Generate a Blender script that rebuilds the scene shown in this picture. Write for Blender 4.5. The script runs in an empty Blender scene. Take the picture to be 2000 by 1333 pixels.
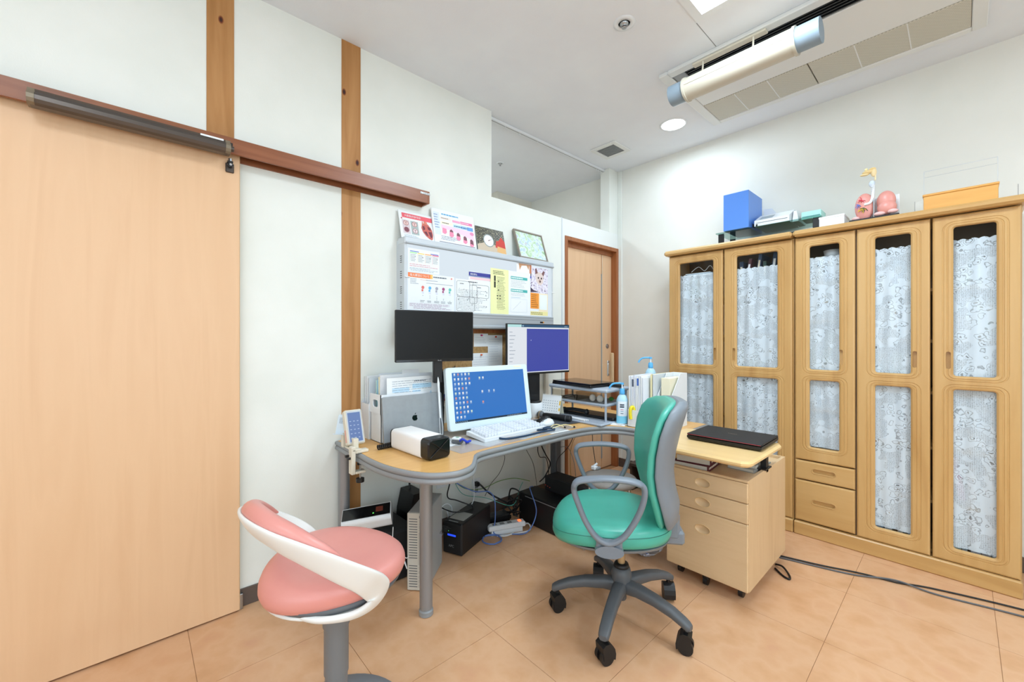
import bpy, bmesh, math, random
from math import sin, cos, pi, radians as R
from mathutils import Vector, Matrix, Euler
random.seed(7)
S = bpy.context.scene
COL = S.collection

# ------------------------------------------------------------------ camera, world, exposure
cam_d = bpy.data.cameras.new('camera'); cam = bpy.data.objects.new('camera', cam_d); COL.objects.link(cam)
cam.location = (0, 0, 1.25); cam.rotation_euler = (R(90), 0, R(47.47))
cam_d.sensor_width = 36; cam_d.lens = 805.5 / 2000 * 36; cam_d.shift_y = -6 / 2000
cam_d.clip_start = 0.02
S.camera = cam
S.view_settings.view_transform = 'Standard'; S.view_settings.look = 'None'
S.view_settings.gamma = 1; S.view_settings.use_curve_mapping = False
S.view_settings.exposure = 0.0
S.cycles.transparent_max_bounces = 32
w = bpy.data.worlds.new('world'); S.world = w; w.use_nodes = True
w.node_tree.nodes['Background'].inputs[0].default_value = (0.9, 0.95, 1, 1)
w.node_tree.nodes['Background'].inputs[1].default_value = 0.3
XL, YB, ZC = -2.267, 3.49, 2.868          # left wall, back wall, ceiling
XR, YF = 2.3, -2.4                          # the unseen right and front walls
def area(name, loc, sx, sy, power, col=(1, .985, .96)):
    l = bpy.data.lights.new(name, 'AREA'); l.shape = 'RECTANGLE'; l.size = sx; l.size_y = sy
    l.energy = power; l.color = col
    o = bpy.data.objects.new(name, l); o.location = loc; COL.objects.link(o)
    return o
LC = (.70, .865, 1.0)
PANELS = [(-.60, 1.81), (-.60, -.6), (1.35, 1.81), (1.35, -.6)]
for i, (x, y) in enumerate(PANELS):
    area('panel_lamp', (x, y, ZC - .03), .54, .54, (24, 5, 22, 12)[i], LC)
area('downlight_lamp', (-1.475, 3.01, ZC - .03), .16, .16, 8, LC)
o = area('fill_light', (XR - .06, -.2, 1.5), 2.6, 1.4, 36, (.68, .85, 1.0)); o.rotation_euler = (R(90), 0, R(90))    # added cool fill light by the unseen right wall, lifts walls and ceiling
o = area('fill_light', (.3, YF + .06, 1.5), 3.2, 1.5, 31, (.68, .85, 1.0)); o.rotation_euler = (R(90), 0, 0)            # second added fill, out of view by the front wall, brightens the back wall
area('adjacent_lamp', (-3.0, 0.9, ZC - .05), .3, .3, 62, (.84, .92, 1.0))

# ------------------------------------------------------------------ materials
def hexc(h):
    h = h.lstrip('#'); c = [int(h[i:i + 2], 16) / 255 for i in (0, 2, 4)]
    return tuple(v / 12.92 if v <= .04045 else ((v + .055) / 1.055) ** 2.4 for v in c) + (1,)
MATS = {}
def base_mat(name, col, rough=.5, metal=0, spec=.5, **k):
    m = bpy.data.materials.new(name); m.use_nodes = True; MATS[name] = m
    b = m.node_tree.nodes['Principled BSDF']
    b.inputs['Base Color'].default_value = hexc(col) if isinstance(col, str) else col
    b.inputs['Roughness'].default_value = rough; b.inputs['Metallic'].default_value = metal
    b.inputs['Specular IOR Level'].default_value = spec
    for kk, v in k.items(): b.inputs[kk].default_value = v
    return m
def N(m, t, **k):
    n = m.node_tree.nodes.new(t)
    for a, v in k.items():
        if a in ('operation', 'blend_type', 'data_type', 'feature', 'noise_dimensions', 'distance', 'wave_type', 'bands_direction'): setattr(n, a, v)
        else: n.inputs[a].default_value = v
    return n
def LK(m, a, b): m.node_tree.links.new(a, b)
def coords(m, scale=(1, 1, 1), world=False, loc=(0, 0, 0)):
    mp = N(m, 'ShaderNodeMapping'); mp.inputs['Scale'].default_value = scale; mp.inputs['Location'].default_value = loc
    if world: LK(m, N(m, 'ShaderNodeNewGeometry').outputs['Position'], mp.inputs[0])
    else: LK(m, N(m, 'ShaderNodeTexCoord').outputs['Object'], mp.inputs[0])
    return mp.outputs[0]
def ramp(m, fac, stops):
    r = N(m, 'ShaderNodeValToRGB'); e = r.color_ramp.elements
    while len(e) < len(stops): e.new(.5)
    for i, (p, c) in enumerate(stops): e[i].position = p; e[i].color = hexc(c) if isinstance(c, str) else c
    LK(m, fac, r.inputs[0]); return r.outputs[0]
def bump(m, h, strength=.1, dist=.002):
    b = N(m, 'ShaderNodeBump'); b.inputs['Strength'].default_value = strength; b.inputs['Distance'].default_value = dist
    LK(m, h, b.inputs['Height']); LK(m, b.outputs[0], m.node_tree.nodes['Principled BSDF'].inputs['Normal'])
def BC(m): return m.node_tree.nodes['Principled BSDF'].inputs['Base Color']
def noisy(name, stops, scale=8, stretch=(1, 1, 1), rough=.5, world=False, detail=4, dist=0, bmp=0, bscale=200, spec=.5, metal=0):
    m = base_mat(name, '#808080', rough, metal, spec)
    n = N(m, 'ShaderNodeTexNoise', Scale=scale, Detail=detail, Distortion=dist)
    LK(m, coords(m, stretch, world), n.inputs['Vector'])
    LK(m, ramp(m, n.outputs[0], stops), BC(m))
    if bmp:
        n2 = N(m, 'ShaderNodeTexNoise', Scale=bscale, Detail=2); LK(m, coords(m, (1, 1, 1), world), n2.inputs['Vector'])
        bump(m, n2.outputs[0], bmp)
    return m
def wood(name, stops, axis=2, scale=6, rough=.38, world=False, knots=None, spec=.5):
    st = [7, 7, 7]; st[axis] = .55
    m = base_mat(name, '#a07040', rough, 0, spec)
    co = coords(m, tuple(st), world)
    n = N(m, 'ShaderNodeTexNoise', Scale=scale, Detail=5, Distortion=.8); LK(m, co, n.inputs['Vector'])
    out = ramp(m, n.outputs[0], stops)
    n2 = N(m, 'ShaderNodeTexNoise', Scale=scale * 5, Detail=3); LK(m, co, n2.inputs['Vector'])
    if knots:
        v = N(m, 'ShaderNodeTexVoronoi', Scale=1.0); v.inputs['Randomness'].default_value = 1
        LK(m, coords(m, (knots[0], knots[0], knots[1]), world, (.3, .1, .45)), v.inputs['Vector'])
        kr = ramp(m, v.outputs['Distance'], [(0, '#2a1206'), (.05, '#4a2610'), (.075, '#a8682c'), (.11, '#ffffff'), (1, '#ffffff')])
        mx = N(m, 'ShaderNodeMix', data_type='RGBA', blend_type='MULTIPLY'); mx.inputs[0].default_value = 1
        LK(m, out, mx.inputs[6]); LK(m, kr, mx.inputs[7]); out = mx.outputs[2]
    LK(m, out, BC(m)); bump(m, n2.outputs[0], .06, .001)
    return m
def mat(n):
    if n in MATS: return MATS[n]
    if n[0] == '#': return base_mat(n, n, .55)
    if n[0] == '*':                                   # self-lit screens and lamps  *#rrggbb:strength
        c, s = n[1:].split(':'); m = base_mat(n, '#000000', .35)
        b = m.node_tree.nodes['Principled BSDF']; b.inputs['Emission Color'].default_value = hexc(c)
        b.inputs['Emission Strength'].default_value = float(s); return m
    raise KeyError(n)
noisy('wall_paint', [(.3, '#e6e9e2'), (.7, '#eef0ea')], 3, world=True, rough=.85, bmp=.12, bscale=260, spec=.2)
noisy('wall_paper', [(.3, '#e4e4dc'), (.7, '#eae9e2')], 3, world=True, rough=.85, bmp=.15, bscale=220, spec=.2)
noisy('partition', [(.3, '#e8ebe8'), (.7, '#eef1ee')], 2, world=True, rough=.6, spec=.3)
noisy('ceiling_paper', [(.3, '#e8ebf0'), (.7, '#ecf0f4')], 4, world=True, rough=.9, bmp=.2, bscale=180, spec=.15)
noisy('dim_wall', [(.3, '#ddd9cc'), (.7, '#e3dfd3')], 3, world=True, rough=.9, spec=.15)
fl = noisy('tile_vinyl', [(.30, '#cd9c72'), (.42, '#d5a57c'), (.52, '#daad86'), (.62, '#d6a67e'), (.75, '#d19d7a')], 7, (1, 1, 1), .42, True, 10, 0, 0)
base_mat('joint', '#b18259', .7)
wood('door_laminate', [(.2, '#dcb188'), (.5, '#e5bd95'), (.8, '#dfb58c')], 2, 1.6, .42, True)
wood('post_wood', [(.25, '#9c6a33'), (.5, '#b37f49'), (.75, '#c18f59')], 2, 2.2, .6, True, (9, 5))
wood('rail_wood', [(.2, '#7c4527'), (.6, '#965c3b'), (.9, '#8a5032')], 1, 4, .35, True)
wood('frame_wood', [(.2, '#8d4f26'), (.6, '#a5653a'), (.9, '#96582e')], 2, 4, .4, True)
wood('cabinet_wood', [(.2, '#b98d53'), (.5, '#cba267'), (.8, '#d5b078')], 2, 1.7, .33, True)
wood('cabinet_wood_h', [(.2, '#b98d53'), (.5, '#cba267'), (.8, '#d5b078')], 0, 1.7, .33, True)
base_mat('cabinet_inside', '#75604b', .7)
wood('beech', [(.2, '#d3b184'), (.5, '#dfc096'), (.8, '#d9b98d')], 2, 3, .4)
wood('beech_h', [(.2, '#d3b184'), (.5, '#dfc096'), (.8, '#d9b98d')], 0, 3, .4)
wood('maple_top', [(.2, '#e6c184'), (.6, '#eecb90'), (.9, '#e4bd7e')], 0, 3, .32)
wood('desk_wood', [(.2, '#dba65f'), (.6, '#e6b56f'), (.9, '#dcaa64')], 1, 2.4, .35, True)
wood('case_wood', [(.2, '#d69a4c'), (.6, '#e4ab5c'), (.9, '#dca254')], 0, 3, .4)
base_mat('grey_edge', '#8f9294', .4); base_mat('grey_edge_dark', '#6d7072', .4)
base_mat('steel_leg', '#97999c', .38, .5); base_mat('dark_grey', '#5c5f63', .45)
base_mat('chrome', '#d0d2d4', .15, 1); base_mat('brushed', '#a9adb0', .3, 1)
base_mat('brass', '#b8a27c', .3, .6)
base_mat('black_gloss', '#0b0c0e', .12); base_mat('black', '#121315', .45); base_mat('black_soft', '#1b1c1e', .65)
base_mat('white_plastic', '#e9edf0', .35); base_mat('aio_white', '#dcebf0', .35); base_mat('off_white', '#e3e0d6', .45); base_mat('cream', '#dcd5c3', .45)
base_mat('aluminium', '#b9c0c6', .35, .35); base_mat('alu_light', '#cfd6dc', .35, .2)
noisy('macbook', [(.3, '#999fa4'), (.7, '#a0a6ab')], 30, rough=.4, metal=.25)
base_mat('baseboard', '#5d5049', .5); base_mat('closer_metal', '#5b544f', .3, .6)
def leather(name, c1, c2):
    m = noisy(name, [(.3, c1), (.7, c2)], 5, rough=.36, bmp=.05, bscale=500, spec=.55); return m
leather('teal_vinyl', '#41a591', '#4aae9a'); leather('pink_vinyl', '#d98d84', '#de958b')
base_mat('chair_grey', '#7d858d', .42); base_mat('chair_dark', '#55595d', .45); base_mat('chair_arm', '#767f89', .4)
base_mat('stool_white', '#e6e6e2', .38); base_mat('stool_grey', '#77797b', .42); base_mat('stool_base', '#80858c', .4)
noisy('cork', [(.35, '#9c7a4c'), (.6, '#b3905f')], 60, rough=.9)
base_mat('paper', '#eef1f2', .8, 0, .2); base_mat('paper_cream', '#efe9cf', .8, 0, .2); base_mat('paper_yellow', '#eff0b4', .8, 0, .2)
base_mat('tissue', '#f1f0ef', .9, 0, .1); base_mat('shiny_black_bag', '#131416', .22)
base_mat('blue_plastic', '#5b90e4', .35); base_mat('pump_blue', '#58b2ea', .3)
base_mat('clear_blue', '#b6dcee', .15); base_mat('yellow_tape', '#f0dd2c', .4)
base_mat('grille', '#c9c6b8', .6); base_mat('ac_white', '#e4e6e4', .5); base_mat('deflector', '#cbc5b4', .5); base_mat('deflector_cap', '#8a9ba8', .45); base_mat('closer_cap', '#857a68', .45, .5); base_mat('screen_off', '#08090a', .35, 0, .25)
base_mat('book_page', '#d8d4c6', .8); base_mat('organ_pink', '#e19a8f', .35); base_mat('organ_light', '#ecc0bc', .4)
def glass(name, tint, refl, alpha=1.0):
    m = bpy.data.materials.new(name); m.use_nodes = True; MATS[name] = m
    nt = m.node_tree; nt.nodes.remove(nt.nodes['Principled BSDF'])
    t = N(m, 'ShaderNodeBsdfTransparent'); t.inputs[0].default_value = hexc(tint)
    g = N(m, 'ShaderNodeBsdfGlossy'); g.inputs['Roughness'].default_value = .03; g.inputs[0].default_value = (1, 1, 1, 1)
    f = N(m, 'ShaderNodeFresnel'); f.inputs[0].default_value = refl
    mx = N(m, 'ShaderNodeMixShader'); fr = N(m, 'ShaderNodeMath', operation='SUBTRACT'); fr.inputs[0].default_value = 1; LK(m, N(m, 'ShaderNodeNewGeometry').outputs['Backfacing'], fr.inputs[1])
    fm = N(m, 'ShaderNodeMath', operation='MULTIPLY'); LK(m, f.outputs[0], fm.inputs[0]); LK(m, fr.outputs[0], fm.inputs[1]); LK(m, fm.outputs[0], mx.inputs[0]); LK(m, t.outputs[0], mx.inputs[1]); LK(m, g.outputs[0], mx.inputs[2])
    LK(m, mx.outputs[0], nt.nodes['Material Output'].inputs[0]); return m
glass('pane_glass', '#fbfdfd', 1.33); glass('shelf_glass', '#c8deda', 1.4); glass('acrylic', '#ffffff', 1.18)
glass('smoke_plastic', '#f0eeea', 1.3)
def sheet(name, col, a, rough=.3):                    # thin tinted plastic lying on the desk
    m = base_mat(name, col, rough); m.node_tree.nodes['Principled BSDF'].inputs['Alpha'].default_value = a; return m
sheet('desk_mat', '#cfd2d4', .35, .2)
def make_lace():
    m = base_mat('lace', '#e9f0fa', .9, 0, .1)
    nt = m.node_tree; b = nt.nodes['Principled BSDF']
    co = coords(m, (1, .02, 1), True)
    def M2(op, a, c, d=None):
        n = N(m, 'ShaderNodeMath', operation=op)
        for i, q in enumerate((a, c, d)):
            if q is None: continue
            if isinstance(q, (int, float)): n.inputs[i].default_value = q
            else: LK(m, q, n.inputs[i])
        return n.outputs[0]
    wn = N(m, 'ShaderNodeTexNoise', Scale=40, Detail=1); LK(m, co, wn.inputs['Vector'])
    vm = N(m, 'ShaderNodeVectorMath', operation='MULTIPLY_ADD'); LK(m, wn.outputs[1], vm.inputs[0]); vm.inputs[1].default_value = (.035, 0, .035); LK(m, co, vm.inputs[2]); cw = vm.outputs[0]
    v = N(m, 'ShaderNodeTexVoronoi', Scale=30, feature='F1'); LK(m, cw, v.inputs['Vector']); v.inputs['Randomness'].default_value = .7
    line = ramp(m, v.outputs['Distance'], [(.0, '#ffffff'), (.05, '#000000'), (.17, '#000000'), (.20, '#ffffff'), (.25, '#ffffff'), (.28, '#000000'), (.42, '#000000'), (.47, '#ffffff'), (.52, '#000000')])   # rosettes
    v2 = N(m, 'ShaderNodeTexVoronoi', Scale=120, feature='DISTANCE_TO_EDGE'); LK(m, co, v2.inputs['Vector'])
    mesh = ramp(m, v2.outputs['Distance'], [(0, '#000000'), (.12, '#000000'), (.3, '#ffffff')])       # holes of the net
    nz = N(m, 'ShaderNodeTexNoise', Scale=11, Detail=1, Distortion=.3); LK(m, co, nz.inputs['Vector'])
    motif = ramp(m, nz.outputs[0], [(.47, '#000000'), (.49, '#ffffff')])
    wv = N(m, 'ShaderNodeTexWave', Scale=42, bands_direction='X'); LK(m, co, wv.inputs['Vector'])
    net = M2('SUBTRACT', M2('MULTIPLY_ADD', wv.outputs['Fac'], .14, .66), M2('MULTIPLY', mesh, .20))
    flo = M2('SUBTRACT', .85, M2('MULTIPLY', line, .58))
    mx = N(m, 'ShaderNodeMix'); LK(m, motif, mx.inputs[0]); LK(m, net, mx.inputs[2]); LK(m, flo, mx.inputs[3])
    LK(m, mx.outputs[0], b.inputs['Alpha'])
make_lace()
def make_grille():
    m = MATS['grille']
    ck = N(m, 'ShaderNodeTexChecker'); ck.inputs['Scale'].default_value = 140; LK(m, coords(m, (1, 1, 1), True), ck.inputs['Vector'])
    ck.inputs['Color1'].default_value = hexc('#d8d5c8'); ck.inputs['Color2'].default_value = hexc('#b4b1a2'); LK(m, ck.outputs[0], BC(m))
make_grille()
def make_painting():
    m = base_mat('garden_painting', '#808080', .5)
    n = N(m, 'ShaderNodeTexNoise', Scale=22, Detail=5, Distortion=1); LK(m, coords(m), n.inputs['Vector'])
    LK(m, ramp(m, n.outputs[1], [(.3, '#8fb88c'), (.42, '#c4dcae'), (.5, '#eef2ec'), (.58, '#bcd6e2'), (.66, '#edc9c2'), (.75, '#e4dfa6')]), BC(m))
    m2 = base_mat('puppy_print', '#808080', .5)
    n = N(m2, 'ShaderNodeTexNoise', Scale=60, Detail=3); LK(m2, coords(m2), n.inputs['Vector'])
    LK(m2, ramp(m2, n.outputs[0], [(.35, '#6d5a72'), (.42, '#d6cfe2'), (.6, '#eeeaf4')]), BC(m2))
    m3 = base_mat('gauge_print', '#808080', .4)
    n = N(m3, 'ShaderNodeTexNoise', Scale=70, Detail=2); LK(m3, coords(m3, (1, 1, 3)), n.inputs['Vector'])
    LK(m3, ramp(m3, n.outputs[0], [(.4, '#1f1d18'), (.55, '#4a4636'), (.62, '#a39c74')]), BC(m3))
make_painting()

# ------------------------------------------------------------------ mesh builder
def crom(pts, k=6, closed=False):
    P = [Vector(p) for p in pts]; n = len(P); out = []
    rng = range(n) if closed else range(n - 1)
    for i in rng:
        if closed: a, b, c, d = P[(i - 1) % n], P[i], P[(i + 1) % n], P[(i + 2) % n]
        else: a, b, c, d = P[max(i - 1, 0)], P[i], P[i + 1], P[min(i + 2, n - 1)]
        for j in range(k):
            t = j / k
            out.append(.5 * ((2 * b) + (c - a) * t + (2 * a - 5 * b + 4 * c - d) * t * t + (3 * b - a - 3 * c + d) * t ** 3))
    if not closed: out.append(P[-1])
    return out
class MB:
    def __init__(s): s.v = []; s.f = []; s.m = []; s.sm = []; s.mats = []
    def mi(s, n):
        if n not in s.mats: s.mats.append(n)
        return s.mats.index(n)
    def add(s, vs, fs, m, smooth=False):
        o = len(s.v); s.v += [Vector(v) for v in vs]; i = s.mi(m)
        for f in fs: s.f.append(tuple(o + k for k in f)); s.m.append(i); s.sm.append(smooth)
        return s
    def tf(s, M, start=0):
        for i in range(start, len(s.v)): s.v[i] = M @ s.v[i]
        return s
    def box(s, x0, x1, y0, y1, z0, z1, m, b=0):
        if x0 > x1: x0, x1 = x1, x0
        if y0 > y1: y0, y1 = y1, y0
        if z0 > z1: z0, z1 = z1, z0
        if b <= 0:
            vs = [(x, y, z) for z in (z0, z1) for y in (y0, y1) for x in (x0, x1)]
            return s.add(vs, [(0, 2, 3, 1), (4, 5, 7, 6), (0, 1, 5, 4), (2, 6, 7, 3), (0, 4, 6, 2), (1, 3, 7, 5)], m)
        b = min(b, (x1 - x0) * .49, (y1 - y0) * .49, (z1 - z0) * .49)
        vs = []; ix = {}
        lo = (x0, y0, z0); hi = (x1, y1, z1)
        for sx in (0, 1):
            for sy in (0, 1):
                for sz in (0, 1):
                    sg = (sx, sy, sz); c = [hi[a] if sg[a] else lo[a] for a in range(3)]
                    for ax in range(3):
                        p = [c[a] if a == ax else c[a] + (-b if sg[a] else b) for a in range(3)]
                        ix[(sg, ax)] = len(vs); vs.append(p)
        F = []
        for ax in range(3):
            o = [a for a in range(3) if a != ax]
            for sd in (0, 1):
                q = []
                for (i, j) in ((0, 0), (1, 0), (1, 1), (0, 1)):
                    sg = [0, 0, 0]; sg[ax] = sd; sg[o[0]] = i; sg[o[1]] = j; q.append(ix[(tuple(sg), ax)])
                F.append(q)
        for ax in range(3):                                        # edges parallel to ax
            o = [a for a in range(3) if a != ax]
            for i in (0, 1):
                for j in (0, 1):
                    def sg(t):
                        g = [0, 0, 0]; g[ax] = t; g[o[0]] = i; g[o[1]] = j; return tuple(g)
                    F.append([ix[(sg(0), o[0])], ix[(sg(1), o[0])], ix[(sg(1), o[1])], ix[(sg(0), o[1])]])
        for sx in (0, 1):
            for sy in (0, 1):
                for sz in (0, 1): F.append([ix[((sx, sy, sz), a)] for a in range(3)])
        return s.add(vs, F, m)
    def loft(s, rings, m, caps=True, closed=False, smooth=True):
        n = len(rings[0]); vs = [p for r in rings for p in r]; F = []
        L = len(rings)
        for i in range(L if closed else L - 1):
            a = i * n; b = ((i + 1) % L) * n
            for j in range(n): F.append((a + j, a + (j + 1) % n, b + (j + 1) % n, b + j))
        s.add(vs, F, m, smooth)
        if caps and not closed:
            s.add(rings[0], [tuple(range(n))], m); s.add(rings[-1], [tuple(range(n))], m)
        return s
    def cyl(s, p, q, r, m, r2=None, n=20, caps=True):
        p = Vector(p); q = Vector(q); r2 = r if r2 is None else r2
        d = (q - p).normalized(); u = d.orthogonal().normalized(); w_ = d.cross(u)
        ring = lambda c, rr: [c + u * rr * cos(2 * pi * i / n) + w_ * rr * sin(2 * pi * i / n) for i in range(n)]
        return s.loft([ring(p, r), ring(q, r2)], m, caps)
    def tube(s, pts, r, m, n=8, closed=False, k=0, ry=None, up=None):
        P = crom(pts, k, closed) if k else [Vector(p) for p in pts]
        L = len(P); rings = []; u = None
        for i in range(L):
            a = P[(i - 1) % L] if (closed or i > 0) else P[i]; b = P[(i + 1) % L] if (closed or i < L - 1) else P[i]
            d = (b - a).normalized()
            if up is not None: u = (Vector(up) - d * d.dot(Vector(up))).normalized()
            elif u is None: u = d.orthogonal().normalized()
            else: u = (u - d * d.dot(u)).normalized()
            w_ = d.cross(u); rr = r(i / (L - 1)) if callable(r) else r; r2 = rr if ry is None else (ry(i / (L - 1)) if callable(ry) else ry)
            rings.append([P[i] + u * r2 * cos(2 * pi * j / n) + w_ * rr * sin(2 * pi * j / n) for j in range(n)])
        return s.loft(rings, m, True, closed)
    def lathe(s, prof, c, m, n=28, smooth=True):
        c = Vector(c)
        rings = [[c + Vector((r * cos(2 * pi * i / n), r * sin(2 * pi * i / n), z)) for i in range(n)] for r, z in prof]
        return s.loft(rings, m, True, False, smooth)
    def prism(s, poly, z0, z1, m, b=0, smooth=False):
        n = len(poly)
        P = [Vector((p[0], p[1])) for p in poly]
        A = sum(P[i].x * P[(i + 1) % n].y - P[(i + 1) % n].x * P[i].y for i in range(n))
        sg = 1 if A > 0 else -1
        def inset(d):
            out = []
            for i in range(n):
                e1 = (P[i] - P[i - 1]); e2 = (P[(i + 1) % n] - P[i])
                e1 = e1.normalized() if e1.length > 1e-9 else e2.normalized(); e2 = e2.normalized() if e2.length > 1e-9 else e1
                nn = Vector((-(e1.y + e2.y), e1.x + e2.x)) * sg
                if nn.length < 1e-6: nn = Vector((-e1.y, e1.x)) * sg
                nn.normalize(); cs = max(.5, nn.dot(Vector((-e1.y, e1.x)) * sg))
                out.append(P[i] + nn * (d / cs))
            return out
        if b: rings = [(inset(b), z0), (P, z0 + b), (P, z1 - b), (inset(b), z1)]
        else: rings = [(P, z0), (P, z1)]
        return s.loft([[(q.x, q.y, z) for q in pp] for pp, z in rings], m, True, False, smooth)
    def ell(s, c, r, m, nu=16, nv=10):
        c = Vector(c)
        rings = [[c + Vector((r[0] * sin(pi * j / nv) * cos(2 * pi * i / nu), r[1] * sin(pi * j / nv) * sin(2 * pi * i / nu), -r[2] * cos(pi * j / nv))) for i in range(nu)] for j in range(1, nv)]
        s.loft(rings, m, False)
        o = rings[0]; s.add(o + [c - Vector((0, 0, r[2]))], [(i, (i + 1) % nu, nu) for i in range(nu)], m, True)
        o = rings[-1]; s.add(o + [c + Vector((0, 0, r[2]))], [(i, (i + 1) % nu, nu) for i in range(nu)], m, True)
        return s
    def rect(s, x0, z0, x1, z1, m, y=-.0008):          # flat print on a sheet that faces local -y
        return s.add([(x0, y, z0), (x1, y, z0), (x1, y, z1), (x0, y, z1)], [(0, 1, 2, 3)], m)
    def disc(s, x, z, r, m, y=-.0009, n=16, r2=None):
        r2 = r2 or r
        return s.add([(x + r * cos(2 * pi * i / n), y, z + r2 * sin(2 * pi * i / n)) for i in range(n)], [tuple(range(n))], m)
    def poly(s, pts, m, y=-.001): return s.add([(p[0], y, p[1]) for p in pts], [tuple(range(len(pts)))], m)
    def lines(s, x0, x1, z0, z1, n, m, y=-.001, th=.35, seed=1):   # rows of small print
        rg = random.Random(seed); dz = (z1 - z0) / n
        for i in range(n):
            x = x0 + rg.random() * .1 * (x1 - x0) * (rg.random() < .3); z = z1 - (i + .5) * dz
            end = x1 - rg.random() * .35 * (x1 - x0)
            while x < end:
                l = min((.03 + rg.random() * .12) * (x1 - x0) + .002, end - x)
                s.rect(x, z - dz * th / 2, x + l, z + dz * th / 2, m, y); x += l + .012 * (x1 - x0) + .0008
        return s
    def text(s, body, size, m, M, align='LEFT'):
        cu = bpy.data.curves.new('t', 'FONT'); cu.body = body; cu.size = size; cu.align_x = align; cu.extrude = 0
        ob = bpy.data.objects.new('t', cu); COL.objects.link(ob)
        me = bpy.data.meshes.new_from_object(ob.evaluated_get(bpy.context.evaluated_depsgraph_get()))
        vs = [M @ v.co for v in me.vertices]; fs = [tuple(p.vertices) for p in me.polygons]
        s.add(vs, fs, m)
        bpy.data.objects.remove(ob); bpy.data.curves.remove(cu); bpy.data.meshes.remove(me)
        return s
    def ptext(s, body, size, m, x, z, y=-.0014, align='LEFT'):     # text on a sheet facing local -y
        return s.text(body, size, m, Matrix.Translation((x, y, z)) @ Matrix.Rotation(pi / 2, 4, 'X'), align)
    def build(s, name, merge=0, normals=True):
        me = bpy.data.meshes.new(name); me.from_pydata([tuple(v) for v in s.v], [], s.f)
        for n in s.mats: me.materials.append(mat(n))
        for p, i, sm in zip(me.polygons, s.m, s.sm): p.material_index = i; p.use_smooth = sm
        bm = bmesh.new(); bm.from_mesh(me)
        if merge: bmesh.ops.remove_doubles(bm, verts=bm.verts, dist=merge)
        if normals: bmesh.ops.recalc_face_normals(bm, faces=bm.faces)
        bm.to_mesh(me); bm.free()
        return me
ROOT = {}
def tag(o, label=None, cat=None, group=None, kind=None):
    if label: o['label'] = label
    if cat: o['category'] = cat
    if group: o['group'] = group
    if kind: o['kind'] = kind
    return o
def thing(name, label, cat, loc, rot=0, group=None):
    o = bpy.data.objects.new(name, None); o.empty_display_size = .05; COL.objects.link(o)
    rot = (0, 0, rot) if not isinstance(rot, (tuple, list)) else rot
    o.location = loc; o.rotation_euler = rot; tag(o, label, cat, group)
    ROOT[o.name] = Matrix.Translation(loc) @ Euler(rot).to_matrix().to_4x4()
    return o
def part(name, mb, parent, w=False, label=None, kind=None, merge=0, normals=True):
    M = ROOT[parent.name]
    if w: mb.tf(M.inverted())
    o = bpy.data.objects.new(name, mb.build(name, merge, normals)); COL.objects.link(o); o.parent = parent
    ROOT[o.name] = M; tag(o, label, kind=kind)
    return o
def solo(name, mb, label, cat, group=None, kind=None, merge=0):
    xs = [v.x for v in mb.v]; ys = [v.y for v in mb.v]; zs = [v.z for v in mb.v]
    c = Vector(((min(xs) + max(xs)) / 2, (min(ys) + max(ys)) / 2, min(zs)))
    mb.tf(Matrix.Translation(-c)); o = bpy.data.objects.new(name, mb.build(name, merge)); o.location = c
    COL.objects.link(o); ROOT[o.name] = Matrix.Translation(c); return tag(o, label, cat, group, kind)
def struct(name, mb, merge=0):
    o = bpy.data.objects.new(name, mb.build(name, merge)); COL.objects.link(o); ROOT[o.name] = Matrix.Identity(4)
    o['kind'] = 'structure'; return o
def copy_tree(o, parent=None):
    c = o.copy(); COL.objects.link(c)
    if parent: c.parent = parent
    ROOT[c.name] = ROOT[o.name]
    for ch in [x for x in o.children]:
        copy_tree(ch, c)
    return c
def TR(x, y, z): return Matrix.Translation((x, y, z))
def RZ(a): return Matrix.Rotation(a, 4, 'Z')
def RX(a): return Matrix.Rotation(a, 4, 'X')
def RY(a): return Matrix.Rotation(a, 4, 'Y')
def rrect(x0, x1, z0, z1, r, k=5):                      # rounded rectangle outline, 4*(k+1) points
    out = []
    for cx, cz, a0 in ((x1 - r, z1 - r, 0), (x0 + r, z1 - r, 90), (x0 + r, z0 + r, 180), (x1 - r, z0 + r, 270)):
        for i in range(k + 1):
            a = R(a0 + 90 * i / k); out.append((cx + r * cos(a), cz + r * sin(a)))
    return out


def boolcut(me, cutter):
    a = bpy.data.objects.new('a', me); COL.objects.link(a)
    cm = cutter.build('cut'); c = bpy.data.objects.new('c', cm); COL.objects.link(c)
    md = a.modifiers.new('b', 'BOOLEAN'); md.object = c; md.operation = 'DIFFERENCE'; md.solver = 'EXACT'
    out = bpy.data.meshes.new_from_object(a.evaluated_get(bpy.context.evaluated_depsgraph_get()))
    bpy.data.objects.remove(a); bpy.data.objects.remove(c); bpy.data.meshes.remove(cm)
    return out
def mpart(name, me, parent, label=None, kind=None, w=True):
    M = ROOT[parent.name]
    if w: me.transform(M.inverted())
    me.name = name
    o = bpy.data.objects.new(name, me); COL.objects.link(o); o.parent = parent; ROOT[o.name] = M; return tag(o, label, kind=kind)

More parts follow.
